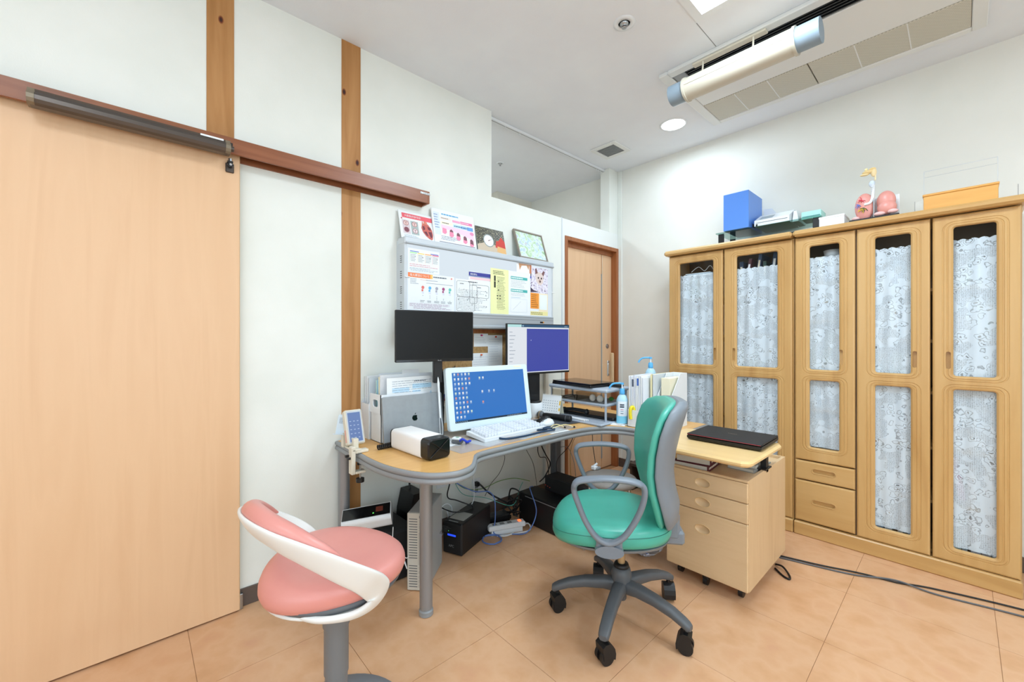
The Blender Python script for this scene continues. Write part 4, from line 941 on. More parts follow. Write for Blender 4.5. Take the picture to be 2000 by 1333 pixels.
# file boxes and papers left of the laptop
t = thing('magazine_file', 'tall white magazine file with slanted side, nearest the wall', 'magazine file', (-2.2, 1.0, Z1))
m = MB()
def magfile(m, x0, x1, y0, y1, z0, hb, hf, ys, mtl, th=.003):
    side = [(y0, z0), (y1, z0), (y1, z0 + hb), (ys, z0 + hb), (y0, z0 + hf)]
    for x in (x0, x1 - th): m.loft([[(x, y, z) for y, z in side], [(x + th, y, z) for y, z in side]], mtl, True, False, False)
    m.box(x0 + th, x1 - th, y1 - th, y1, z0, z0 + hb, mtl); m.box(x0 + th, x1 - th, y0, y0 + th, z0, z0 + hf, mtl); m.box(x0 + th, x1 - th, y0 + th, y1 - th, z0, z0 + th, mtl)
magfile(m, -2.262, -2.165, .935, 1.24, Z1, .345, .19, 1.04, 'white_plastic')
part('case', m, t, True)
t = thing('file_box', 'white file box with an oval hand hole holding papers', 'file box', (-2.1, 1.0, Z1))
x0, x1, y0, y1 = -2.16, -2.035, .945, 1.235
m = MB(); 
m.box(x0, x1, y1 - .003, y1, Z1, Z1 + .24, 'white_plastic').box(x0, x0 + .003, y0, y1, Z1, Z1 + .24, 'white_plastic').box(x1 - .003, x1, y0, y1, Z1, Z1 + .24, 'white_plastic').box(x0, x1, y0, y1, Z1, Z1 + .003, 'white_plastic').box(x0, x1, y0, y0 + .003, Z1, Z1 + .17, 'white_plastic')
part('box', m, t, True)
m = MB(); hole = rrect(x0 + .035, x1 - .03, Z1 + .185, Z1 + .222, .014); rc = [(x1 + .002, Z1 + .252), (x0 - .002, Z1 + .252), (x0 - .002, Z1 + .15), (x1 + .002, Z1 + .15)]
L4 = [[(x, y, z) for x, z in hole] for y in (y0, y0 - .004)] + [[(rc[i // 6][0], y, rc[i // 6][1]) for i in range(24)] for y in (y0 - .004, y0)]
m.loft(L4, 'white_plastic', False, True, False); m.box(x1 - .001, x1 + .002, y0 - .004, y1, Z1 + .15, Z1 + .252, 'white_plastic')
part('collar', m, t, True, merge=1e-5)
cl = ['#d5dde2', '#bfe2dc', '#9fcde6', '#c3c9d6', '#f0ecd0']
for i, (x, c, h) in enumerate(((-2.245, '#dfe6ea', .33), (-2.222, '#e8ecee', .335), (-2.198, '#d3dbe2', .325))):
    t = thing('file_folder', ORD[i] + ' pale clear folder from the wall in the tall magazine file', 'folder', (x, 1.09, Z1 + .004), 0, 'folders in the tall magazine file')
    part('cover', MB().box(-.006, .006, -.14, .14, 0, h, c, .002), t)
for i, (x, c, h, l) in enumerate(((-2.148, '#bfe2dc', .315, 'mint green folder in the white file box'), (-2.132, '#9fcde6', .32, 'light blue folder in the white file box'), (-2.116, '#efe6c4', .335, 'cream folder in the white file box'), (-2.10, '#e8ebee', .345, 'tall white folder with a tab in the file box'))):
    t = thing('file_folder', l, 'folder', (x, 1.10, Z1 + .004))
    part('cover', MB().box(-.005, .005, -.13, .15 + i * .012, 0, h, c, .001), t)
    if i == 3: part('tab', MB().box(-.004, .004, .0, .10, h, h + .022, c), t)
t = thing('medical_form', 'printed medical form with blue and pink bands at front of file box', 'form', (-2.045, .985, Z1 + .10), (R(-2), 0, R(90)))
part('sheet', MB().box(0, .31, 0, .001, 0, .235, 'paper'), t)
m = MB()
for q, c in (((.03, .155, .13, .18), '#c4dff0'), ((.03, .105, .13, .14), '#b3d8ee'), ((.03, .055, .13, .09), '#9dcdea'), ((.15, .17, .27, .195), '#b9dcf0'), ((.15, .12, .20, .16), '#bfe0f2'), ((.21, .11, .27, .15), '#cfe6f4'), ((.15, .07, .18, .10), '#a8d4ee'), ((.22, .07, .27, .10), '#c4def0'), ((.02, .03, .29, .045), '#f0b8d4')): m.rect(q[0], q[1], q[2], q[3], c)
m.lines(.03, .28, .03, .22, 16, '#7d8ea0', -.0014, .16, 8); m.lines(.16, .26, .205, .215, 1, '#39424c', -.0014)
part('print', m, t, normals=False)
# pens behind laptop
t = thing('pen_cup', 'dark pen cup behind the laptop beside the computer', 'pen cup', (-2.10, 1.335, Z1))
part('cup', MB().lathe([(.03, 0), (.034, .14), (.031, .14), (.027, .004)], (0, 0, 0), 'black_soft'), t)
for i, (dx, dy, c, l, h) in enumerate(((.01, .0, '#2f3fae', 'blue marker pen in the cup behind the laptop', .295), (-.012, .012, 'white_plastic', 'white marker pen in the cup behind the laptop', .31), (.0, -.014, 'black', 'black pen in the cup behind the laptop', .28))):
    t = thing('pen', l, 'pen', (-2.10 + dx, 1.335 + dy, Z1 + .006), (R(6 * (i - 1)), R(4), 0), 'pens in the cup')
    part('barrel', MB().cyl((0, 0, 0), (0, 0, h * .72), .006, c, n=10), t); part('cap', MB().cyl((0, 0, h * .72), (0, 0, h), .0068, 'white_plastic' if i < 2 else 'black', n=10), t)
t = thing('stylus', 'slim white stick leaning between the silver laptop and the computer', 'stylus', (-1.93, 1.245, Z1 + .01), (R(2), R(-3), 0))
part('barrel', MB().cyl((0, 0, .10), (0, 0, .27), .006, 'white_plastic', n=12), t)
part('tip', MB().lathe([(.006, .27), (.0065, .29), (.003, .318), (.001, .325)], (0, 0, 0), 'white_plastic', 12), t)
for dy in (-.006, .006): part('wire', MB().tube([(0, dy, .10), (.004, dy * 1.6, .05), (0, dy, 0)], .0018, 'white_plastic', 5, k=4), t)

# parcel: black bag ends, white paper band
t = thing('wrapped_parcel', 'white paper wrapped parcel with shiny black plastic ends on the desk', 'parcel', (-1.765, 1.01, Z1), R(3))
def blk(x, dy=0, s=1.0):
    P = rrect(-.062 * s, .062 * s, .002 + (1 - s) * .04, .002 + (.094) * s + (1 - s) * .03, .018 * s, 4); return [(x, p[0], p[1]) for p in P]
part('paper_band', MB().loft([blk(-.148, s=1.0), blk(-.145, s=1.02), blk(.108, s=1.02), blk(.111, s=1.0)], 'tissue', True, False, True), t)
part('black_end', MB().loft([blk(.109, s=.995), blk(.165, s=.985), blk(.172, s=.90)], 'shiny_black_bag', True, False, False), t)
m = MB()
for a in ((.172, -.05, .015, .0, .05), (.172, .05, .085, .0, .05), (.172, -.05, .085, 0, .05), (.172, .05, .02, 0, .05)):
    m.tube([(.173, a[1], a[2]), (.1755, a[1] * .5, (a[2] + .05) / 2 + .003), (.174, 0, .05)], .0022, 'shiny_black_bag', 5, k=3)
part('fold', m, t)
part('black_end', MB().loft([blk(-.147, s=.995), blk(-.160, s=.985), blk(-.165, s=.90)], 'shiny_black_bag', True, False, False), t)

# coiled handset cord
P = []
for i in range(13 * 12 + 1):
    a = 2 * pi * i / 12; f = i / (13 * 12); P.append((-1.93 - .03 * f, .885 + .135 * f, Z1 + .0135 + .0105 * sin(a)) if 0 else (-1.925 - .02 * f + .0105 * cos(a), .875 + .14 * f, Z1 + .0135 + .0105 * sin(a)))
solo('coiled_cord', MB().tube(P, .0034, 'black', 6), 'black coiled cord lying on the desk beneath the silver laptop', 'cord')

# clamp-mounted touch terminal
t = thing('card_terminal', 'small cream touch screen terminal clamped on the left desk edge', 'terminal', (-1.97, .80, .70))
c = part('clamp', MB().box(-1.968, -1.93, .752, .772, .605, .735, 'cream', .003).box(-1.968, -1.93, .772, .835, .7018, .716, 'cream', .003).box(-1.968, -1.93, .772, .822, .605, .617, 'cream', .003), t, True)
part('screw', MB().cyl((-1.949, .80, .575), (-1.949, .80, .650), .004, 'brushed', n=10).cyl((-1.949, .80, .644), (-1.949, .80, .651), .014, 'black', n=14), c, True)
part('knob', MB().cyl((-1.949, .80, .560), (-1.949, .80, .578), .019, 'black', n=14), c, True)
part('thumb_screw', MB().cyl((-1.966, .752, .69), (-1.966, .735, .69), .006, 'black', n=10).cyl((-1.945, .752, .682), (-1.945, .738, .682), .006, 'black', n=10), c, True)
part('bracket', MB().box(-2.03, -1.965, .775, .80, .7022, .765, 'cream', .002).cyl((-2.0, .775, .745), (-2.0, .772, .745), .005, 'dark_grey', n=10).box(-2.03, -1.93, .757, .80, .715, .722, 'cream', .002), t, True)
M = TR(-1.985, .757, .735) @ RZ(R(88)) @ RX(R(-20))
part('housing', MB().box(0, .085, 0, .042, 0, .17, 'cream', .006).tf(M), t, True)
m = MB().rect(.006, .008, .079, .163, '#b9c0c8', -.0006).rect(.012, .014, .073, .155, '*#6d90d6:0.6', -.0012)
for j in range(5):
    for i in range(3): m.rect(.018 + i * .018, .03 + j * .02, .026 + i * .018, .034 + j * .02, '*#b6cdf2:0.7', -.0016)
part('touch_screen', m.tf(M), t, True, normals=False)
part('side_stripe', MB().box(-.0006, .0003, .012, .030, .015, .075, '#e0a896').tf(M), t, True)
t = thing('card_holder', 'pale translucent plastic card tray behind the touch terminal', 'card tray', (-2.05, .765, .70))
M = TR(-2.125, .745, .765) @ RZ(R(35)) @ RX(R(-16))
m = MB().loft([[(x, y, z) for x, z in rrect(0, .062, 0, .10, .01)] for y in (0, .002)], '#d6e6f2', True, False, False).box(0, .062, -.02, 0, 0, .003, '#d6e6f2')
part('tray', m.tf(M), t, True)
part('print', MB().lines(.012, .055, .055, .085, 4, '#4a5a70', -.0008, .3, 3).tf(M), t, True, normals=False)
part('stem', MB().box(-2.115, -2.085, .770, .80, .702, .775, 'cream', .002), t, True)

# small desk things
t = thing('pulse_oximeter', 'tiny grey and white clip device with blue strap by the keyboard', 'medical device', (-1.765, 1.235, Z1 + .002), R(28))
part('body', MB().box(-.028, .028, -.018, .018, .002, .02, 'dark_grey', .005), t)
part('cover', MB().box(-.026, .018, -.016, .016, .02, .032, 'white_plastic', .004).box(-.008, .008, -.006, .006, .032, .0326, '#4c9a5c'), t)
part('strap', MB().tube([(.022, -.012, .018), (.04, -.02, .03), (.055, -.004, .014), (.045, .014, .006), (.06, .03, .012), (.04, .034, .004)], .006, '#2440c8', 8, k=5), t, label='bright blue strap')
flat('paper', 'small white slip under the grey clip device', 'paper', quadr(-1.80, 1.20, .10, .08, 20), Z1 + .0018, 'paper', .0004)
t = thing('stethoscope', 'navy stethoscope lying along the front of the desk', 'stethoscope', (-1.66, 1.65, Z1 + .002))
z = Z1 + .008
P = [(-1.655, 1.80, z), (-1.70, 1.72, z), (-1.735, 1.60, z), (-1.725, 1.50, z), (-1.685, 1.455, z), (-1.645, 1.485, z), (-1.63, 1.60, z), (-1.635, 1.72, z), (-1.615, 1.80, z + .004), (-1.64, 1.845, z), (-1.675, 1.82, z + .006), (-1.655, 1.77, z + .010), (-1.625, 1.80, z + .013)]
part('tubing', MB().tube(P, .0055, '#1d3a57', 8, k=6), t, True, 'dark navy tubing')
for q in ([(-1.64, 1.83, z + .004), (-1.635, 1.88, z + .012), (-1.62, 1.93, z + .016), (-1.585, 1.965, z + .002)], [(-1.655, 1.825, z + .004), (-1.67, 1.87, z + .012), (-1.66, 1.90, z + .014), (-1.625, 1.925, z)]):
    part('ear_tube', MB().tube(q, .0026, '#e8d69a', 8, k=5), t, True, 'yellowish metal ear tube')
    part('ear_tip', MB().ell(q[-1], (.007, .007, .006), 'black', 10, 6), t, True)
t = thing('mouse', 'white computer mouse on the dark mouse pad', 'mouse', (-1.745, 1.895, Z1 + .006), R(75))
def mouse(m, c):
    return m.loft([[(.052 * f * cos(2 * pi * i / 20) * (1), .029 * f * sin(2 * pi * i / 20), z_ + (.006 * cos(2 * pi * i / 20) * (zz > 2))) for i in range(20)] for zz, (f, z_) in enumerate(((.93, 0), (1, .006), (.98, .014), (.8, .026), (.45, .034), (.1, .036)))], c)
part('shell', mouse(MB(), 'white_plastic'), t); part('wheel', MB().cyl((-.028, -.003, .026), (-.028, .003, .026), .006, 'grey_edge', n=10), t)
t = thing('mouse', 'black computer mouse behind the white mouse', 'mouse', (-1.815, 1.945, Z1 + .006), R(60))
part('shell', mouse(MB(), 'black'), t); part('wheel', MB().cyl((-.028, -.003, .026), (-.028, .003, .026), .006, 'dark_grey', n=10), t)
t = thing('microphone', 'black cylindrical handheld microphone lying by the mouse', 'microphone', (-1.86, 2.055, Z1 + .027), R(8))
part('handle', MB().loft([[(x, r_ * cos(2 * pi * i / 20), r_ * sin(2 * pi * i / 20)) for i in range(20)] for x, r_ in ((-.06, .014), (-.04, .017), (.10, .020), (.155, .020), (.158, .018))], 'black'), t)
part('band', MB().cyl((.125, 0, 0), (.129, 0, 0), .0208, 'dark_grey'), t)
part('grille', MB().ell((-.08, 0, 0), (.03, .025, .025), 'dark_grey', 20, 12), t, label='round mesh head')
part('ring', MB().cyl((-.082, 0, 0), (-.076, 0, 0), .0262, 'brass'), t)
t = thing('desk_calendar', 'small white desk calendar with monthly grid and yellow tabs', 'calendar', (-1.93, 2.125, Z1 + .0175), (0, 0, R(12)))
part('front_page', MB().box(-.075, .075, 0, .002, .004, .135, 'paper', 0).tf(RX(R(-14))), t)
part('back_page', MB().box(-.075, .075, 0, .002, .004, .135, 'paper_cream', 0).tf(TR(0, .065, 0) @ RX(R(14))), t)
m = MB()
for r_ in range(5):
    for k in range(7): m.rect(-.062 + k * .018, .025 + r_ * .017, -.062 + k * .018 + .006, .025 + r_ * .017 + .005, '#8d98a6')
m.rect(.064, .07, .074, .10, '#f0c23a').rect(.064, .03, .074, .05, '#f0c23a')
part('date_grid', m.tf(RX(R(-14))), t, normals=False)
m = MB()
for k in range(16): m.tube([(-.07 + k * .0093, -.004 + .033 + .006 * cos(a), .132 + .006 * sin(a)) for a in [i * pi / 4 for i in range(8)]], .0008, 'white_plastic', 4, True)
part('spiral', m, t)
t = thing('paper_roll_box', 'round white dispenser tub behind the microphone', 'tub', (-2.02, 2.06, Z1))
part('tub', MB().lathe([(.055, 0), (.058, .004), (.058, .095), (.05, .1)], (0, 0, 0), 'white_plastic', 32), t)
part('lid', MB().lathe([(.05, .1), (.052, .108), (.03, .112)], (0, 0, 0), 'black'), t)
# letter rack
t = thing('letter_rack', 'three tier grey plastic letter rack with clear drawers', 'letter rack', (-1.76, 2.33, Z1))
rx0, rx1, ry0, ry1 = -2.0, -1.52, 2.20, 2.455
part('bottom_tray', MB().box(-1.99, -1.495, 2.115, 2.46, Z1, Z1 + .016, '#a9b3bf', .006), t, True)
part('middle_tray', MB().box(rx0, rx1, ry0, ry1, Z1 + .108, Z1 + .126, '#a9b3bf', .006), t, True)
part('top_tray', MB().box(rx0 - .006, rx1 + .01, ry0 - .006, ry1 + .006, Z1 + .198, Z1 + .222, '#b0bac6', .008), t, True)
for x in (rx0 + .006, rx1 - .016):
    for y in (ry0 + .006, ry1 - .016): part('post', MB().box(x, x + .012, y, y + .012, Z1 + .014, Z1 + .20, '#a9b3bf', .002), t, True)
for a, b in ((rx0 + .022, -1.768), (-1.762, rx1 - .022)):
    m = MB().box(a, b, ry0 + .002, ry0 + .004, Z1 + .127, Z1 + .188, 'smoke_plastic').box(a, b, ry1 - .01, ry1 - .008, Z1 + .127, Z1 + .188, 'smoke_plastic').box(a, a + .002, ry0 + .002, ry1 - .008, Z1 + .127, Z1 + .188, 'smoke_plastic').box(b - .002, b, ry0 + .002, ry1 - .008, Z1 + .127, Z1 + .188, 'smoke_plastic')
    part('drawer', m, t, True)
for i, x in enumerate((-1.66, -1.60)): solo('cotton_ball', MB().ell((x, 2.25, Z1 + .151), (.022, .022, .0235), 'tissue', 14, 10), 'white ball in the clear drawer of the letter rack, ' + ('left one' if i == 0 else 'right one'), 'ball', 'white balls in the drawer')
solo('green_ball', MB().ell((-1.575, 2.34, Z1 + .143), (.018, .016, .014), '#4aa83c', 12, 8), 'green object in the right end of the clear drawer', 'ball')
solo('cable', MB().tube([(-1.80, 2.24, Z1 + .131), (-1.84, 2.27, Z1 + .15), (-1.9, 2.24, Z1 + .14), (-1.86, 2.22, Z1 + .133), (-1.80, 2.26, Z1 + .155), (-1.78, 2.23, Z1 + .132)], .0022, 'black', 6, k=5), 'black cable coiled in the left clear drawer', 'cable')
t = thing('laptop', 'closed glossy black laptop on top of the letter rack', 'laptop', (-1.79, 2.30, Z1 + .223), R(-6))
part('base', MB().box(-.185, .185, -.11, .13, .0, .017, 'black', .005), t); part('lid', MB().box(-.185, .185, -.108, .13, .018, .026, 'black_gloss', .004), t)
part('hinge_battery', MB().box(.185, .285, .06, .10, .004, .022, 'black', .005), t)
solo('keyboard', MB().box(-1.93, -1.50, 2.25, 2.40, Z1 + .0165, Z1 + .036, 'black', .004), 'black keyboard tucked on the lowest tier of the letter rack', 'keyboard')
t = thing('phone_handset', 'black phone handset lying on the keyboard in the letter rack', 'handset', (-1.80, 2.245, Z1 + .048), R(4))
part('grip', MB().tube([(-.09, 0, 0), (-.03, 0, .008), (.04, 0, .008), (.085, 0, .004)], .011, 'black', 10, k=4), t)
part('earpiece', MB().ell((.092, 0, .002), (.014, .02, .02), 'black', 12, 8).ell((-.095, 0, .002), (.018, .022, .014), 'black', 12, 8), t)
t = thing('pen_strip', 'white pens lined up on the front lip of the letter rack', 'pens', (-1.70, 2.14, Z1 + .016), R(-3))
for k in range(3): part('pen', MB().cyl((-.065 + k * .004, -.012 + k * .012, .005), (.075 + k * .004, -.012 + k * .012, .005), .0048, 'white_plastic', n=8), t)
# sanitiser bottles, tissues, files at the right of the desk
def pump(name, label, x, y, z, hb, rot, rw=.036, rd=.026, blue=True):
    t = thing(name, label, 'bottle', (x, y, z), rot)
    prf = [(.94, 0), (1, .006), (1, hb * .78), (.97, hb * .82), (.72, hb * .93), (.34, hb)]
    part('body', MB().loft([[(rw * f * cos(2 * pi * i / 24), rd * f * sin(2 * pi * i / 24), z_) for i in range(24)] for f, z_ in prf], 'clear_blue'), t)
    part('liquid_band', MB().loft([[(rw * 1.004 * cos(2 * pi * i / 24), rd * 1.004 * sin(2 * pi * i / 24), z_) for i in range(24)] for z_ in (.004, hb * .28)], '#7fd0f0', False), t)
    m = MB(); 
    m.loft([[(rw * 1.006 * cos(a), rd * 1.006 * sin(a), z_) for a in [R(-150 + 10 * i) for i in range(13)]] for z_ in (hb * .26, hb * .76)], '#e6eff8', False)
    m.f = m.f[:-1] if 0 else m.f
    part('label', m, t)
    m = MB()
    for k, (zz, c) in enumerate(((.62, '#3c4a5e'), (.55, '#3c4a5e'), (.47, '#c8688a'), (.41, '#8aa0bc'), (.34, '#4a5a70'))):
        w0 = -118 if k < 2 else -112
        m.loft([[(rw * 1.012 * cos(a), rd * 1.012 * sin(a), hb * z_) for a in [R(w0 + 7 * i) for i in range(7 if k < 2 else 5)]] for z_ in (zz, zz + (.05 if k < 2 else .022))], c, False)
    part('label_print', m, t)
    part('collar', MB().lathe([(.016, hb), (.017, hb + .003), (.015, hb + .03), (.009, hb + .036)], (0, 0, 0), 'pump_blue'), t)
    part('pump_head', MB().cyl((0, 0, hb + .036), (0, 0, hb + .062), .005, 'white_plastic', n=10).tube([(.008, 0, hb + .066), (-.02, 0, hb + .068), (-.055, 0, hb + .064), (-.075, 0, hb + .046), (-.078, 0, hb + .034)], .0058, 'pump_blue', 8, k=4).cyl((0, 0, hb + .06), (0, 0, hb + .072), .010, 'pump_blue', n=12), t, label='light blue pump spout')
    return t
solo('tissue', MB().prism(quadr(-1.495, 2.275, .13, .11, 20), Z1, Z1 + .003, 'tissue').prism(quadr(-1.49, 2.28, .125, .10, 32), Z1 + .003, Z1 + .006, 'tissue').prism(quadr(-1.50, 2.28, .12, .10, 9), Z1 + .006, Z1 + .009, 'tissue'), 'stacked white paper napkins under the sanitiser bottle', 'napkins')
pump('sanitiser_bottle', 'clear blue hand sanitiser pump bottle at the front of the desk', -1.453, 2.28, Z1 + .009, .185, R(40))
solo('carton', MB().box(-1.50, -1.36, 2.53, 2.66, Z1, Z1 + .16, 'white_plastic', .002), 'white carton on the desk supporting the rear sanitiser bottle', 'box')
pump('sanitiser_bottle', 'second sanitiser pump bottle rising behind the upright files', -1.435, 2.60, Z1 + .161, .185, R(40))
t = thing('file_holder', 'white file holder of upright papers with a yellow tape hooked on', 'magazine file', (-1.36, 2.30, Z1))
m = MB(); m.box(-1.405, -1.29, 2.262, 2.265, Z1, Z1 + .105, 'white_plastic').box(-1.405, -1.402, 2.262, 2.50, Z1, Z1 + .105, 'white_plastic').box(-1.293, -1.29, 2.262, 2.50, Z1, Z1 + .105, 'white_plastic').box(-1.405, -1.29, 2.262, 2.50, Z1, Z1 + .003, 'white_plastic').box(-1.405, -1.29, 2.497, 2.50, Z1, Z1 + .2, 'white_plastic')
part('case', m, t, True)
solo('tape_hook', MB().tube([(-1.375, 2.252, Z1 + .05), (-1.378, 2.25, Z1 + .09), (-1.375, 2.255, Z1 + .118), (-1.37, 2.270, Z1 + .122), (-1.365, 2.275, Z1 + .10)], .010, 'yellow_tape', 8, k=4), 'bright yellow plastic hook over the front of the file holder', 'hook')
rg = random.Random(11)
for k in range(9):
    x = -1.395 + k * .0115; h = .30 + .02 * rg.random()
    o = thing('document', ORD[k] + ' white document bundle from the left in the file holder with the yellow hook', 'document', (x, 2.385, Z1 + .004), (0, R(-1 + .15 * rg.random()), 0), 'documents in the front file holder')
    part('sheets', MB().box(-.0045, .0045, -.11, .105, 0, h, rg.choice(['paper', '#e3e9f2', '#dfe3ee', 'paper', '#eef0f4']), .001), o)
    if k in (2, 5): part('tab', MB().box(-.0048, .0048, -.1105, -.10, h - .06, h - .015, '#5a6478' if k == 2 else '#4f74c8'), o)
for x, c, l in ((-1.283, '#efe3b4', 'cream folder standing between the two white file holders'), (-1.268, '#cfd6da', 'grey clear folder standing between the two white file holders')):
    o = thing('file_folder', l, 'folder', (x, 2.44, Z1 + .001)); part('cover', MB().box(-.005, .005, -.11, .12, 0, .325, c, .001), o)
t = thing('magazine_file', 'white magazine file with slanted side behind the green chair', 'magazine file', (-1.22, 2.4, Z1))
m = MB(); magfile(m, -1.255, -1.165, 2.27, 2.56, Z1, .33, .10, 2.47, 'white_plastic'); part('case', m, t, True)
o = thing('document', 'pale documents inside the slanted white magazine file', 'document', (-1.21, 2.45, Z1 + .005)); part('sheets', MB().box(-.028, .028, -.08, .10, 0, .30, 'paper_cream', .001), o)

P = []
for i in range(9 * 10 + 1):
    a = 2 * pi * i / 10; f = i / 90; P.append((-2.03 + .006 * cos(a), 1.30 + .10 * f, 1.085 - .13 * f * (1 - f) * 4 * .4 + .008 * sin(a)))
solo('coiled_cord', MB().tube(P, .0028, 'black', 5), 'thin black coiled cord hanging between the two monitors', 'cord')

# ------------------------------------------------------------------ drawer pedestal with raised shelf
t = thing('drawer_pedestal', 'beech three drawer pedestal on castors with a raised shelf', 'drawer unit', (-.868, 2.38, 0))
px0, px1, py0, py1, pz0, pz1 = -1.066, -.668, 2.095, 2.69, .06, .585
for x in (px0, px1 - .016): part('side_panel', MB().box(x, x + .016, py0 + .018, py1, pz0, pz1, 'beech', .001), t, True)
part('back_panel', MB().box(px0 + .016, px1 - .016, py1 - .016, py1, pz0, pz1, 'beech'), t, True)
part('bottom_panel', MB().box(px0 + .016, px1 - .016, py0 + .018, py1 - .016, pz0, pz0 + .016, 'beech'), t, True)
part('tray_top', MB().box(px0 + .016, px1 - .016, py0 + .018, py1 - .016, pz1 - .03, pz1 - .015, 'beech_h'), t, True)
part('front_rail', MB().box(px0, px1, py0 + .002, py0 + .018, pz1 - .012, pz1, 'beech_h', .002), t, True)
for z0, z1, hz in ((.478, .571, .524), (.382, .475, .428), (.062, .379, .293)):
    fm = MB().box(px0 + .001, px1 - .001, py0, py0 + .018, z0, z1, 'beech_h', .004).build('drawer')
    cut = MB().ell((-.876, py0 - .012, hz), (.0425, .0245, .0255), 'beech_h', 28, 18)
    dr = mpart('drawer', boolcut(fm, cut), t)
    P = [(-.876 + .0370 * cos(2 * pi * i / 28), py0 - .0004, hz + .0222 * sin(2 * pi * i / 28)) for i in range(28)]
    part('finger_pull', MB().tube(P, 0.0012, 'maple_top', 5, True), dr, True, 'pale oval recessed finger pull rim')
for x in (px0 + .05, px1 - .05):
    for y in (py0 + .07, py1 - .06):
        part('castor', MB().cyl((x - .010, y, .024), (x + .010, y, .024), .024, 'black', n=16).box(x - .014, x + .014, y - .014, y + .02, .03, .06, 'black', .004), t, True)
# front stabiliser castor
part('castor', MB().cyl((-.885, py0 + .045, .022), (-.865, py0 + .045, .022), .022, 'black', n=16).box(-.89, -.86, py0 + .03, py0 + .06, .03, .062, 'black', .003), t, True)
for x in (px0 + .020, px1 - .014):
    part('shelf_bracket', MB().box(x - .014, x + .014, 2.36, 2.395, pz1 - .02, .676, 'black', .002).box(x - .022, x + .022, 2.33, 2.42, pz1 - .002, pz1 + .006, 'black', .002).box(x - .018, x + .018, 2.08, 2.46, .668, .6775, 'black', .002), t, True)
fm = MB().prism([(-1.13, 1.985), (-1.10, 1.965), (-.655, 1.965), (-.628, 1.983), (-.620, 2.01), (-.620, 2.43), (-.635, 2.465), (-.67, 2.475), (-1.10, 2.475), (-1.13, 2.455)], .678, .705, 'maple_top', .009)
part('raised_shelf', fm, t, True, 'pale raised shelf top with rounded edges')
t = thing('laptop', 'closed matt black laptop with red edge line on the pedestal shelf', 'laptop', (-.823, 2.345, .7062), R(1))
part('base', MB().loft([[(-.172, -.145, .003), (.172, -.145, .003), (.172, .128, .003), (-.172, .128, .003)], [(-.178, -.15, .012), (.178, -.15, .012), (.178, .135, .012), (-.178, .135, .012)], [(-.178, -.15, .022), (.178, -.15, .022), (.178, .135, .024), (-.178, .135, .024)]], 'black', True, False, False), t)
part('lid', MB().box(-.178, .178, -.1505, .135, .0245, .034, 'black_soft', .003), t)
part('red_line', MB().box(-.174, .174, -.1515, -.1495, .0285, .0300, '#c43a4c'), t, label='thin red line along the lid edge')
part('logo', MB().text('VAIO', .020, '#8a7a66', TR(.0, -.008, .0344) @ RZ(0), 'CENTER'), t, normals=False)
part('feet', MB().box(-.16, -.14, -.13, -.12, 0, .003, 'black').box(.14, .16, -.13, -.12, 0, .003, 'black').box(-.16, -.14, .11, .12, 0, .003, 'black').box(.14, .16, .11, .12, 0, .003, 'black'), t)
def book(name, label, loc, rz, w_, d_, h_, cover, spine_text=None, cat='book'):
    o = thing(name, label, cat, loc, rz)
    part('pages', MB().box(-w_ / 2 + .003, w_ / 2 - .003, -d_ / 2 + .003, d_ / 2 - .003, .002, h_ - .002, 'book_page', .001), o, label='cream page block')
    part('cover', MB().box(-w_ / 2, w_ / 2, -d_ / 2, d_ / 2, 0, .0022, cover).box(-w_ / 2, w_ / 2, -d_ / 2, d_ / 2, h_ - .0022, h_, cover).box(w_ / 2 - .003, w_ / 2, -d_ / 2, d_ / 2, 0, h_, cover, .001), o)
    if spine_text: part('spine_print', MB().lines(-d_ / 2 + .02, d_ / 2 - .02, h_ * .3, h_ * .7, 1, '#e9e2d4', -.0005, .8).tf(TR(w_ / 2, 0, 0) @ RZ(pi / 2)), o, normals=False)
    return o
book('book', 'thick dark red book, upper one in the tray under the raised shelf', (-.955, 2.24, .6025), R(8), .17, .22, .034, '#5e1626', 'x')
book('book', 'dark red spined book with pale page edges, lower one in pedestal tray', (-.96, 2.235, .5702), R(5), .175, .235, .032, '#5e1626', 'x')
book('magazine', 'thin grey magazine lying at the back of the pedestal tray', (-.76, 2.40, .5702), R(-4), .13, .22, .018, '#a9a9a4', None, 'magazine')
book('magazine', 'pale magazine on top of the grey one in the pedestal tray', (-.77, 2.41, .5886), R(5), .12, .20, .014, '#dedcd4', None, 'magazine')
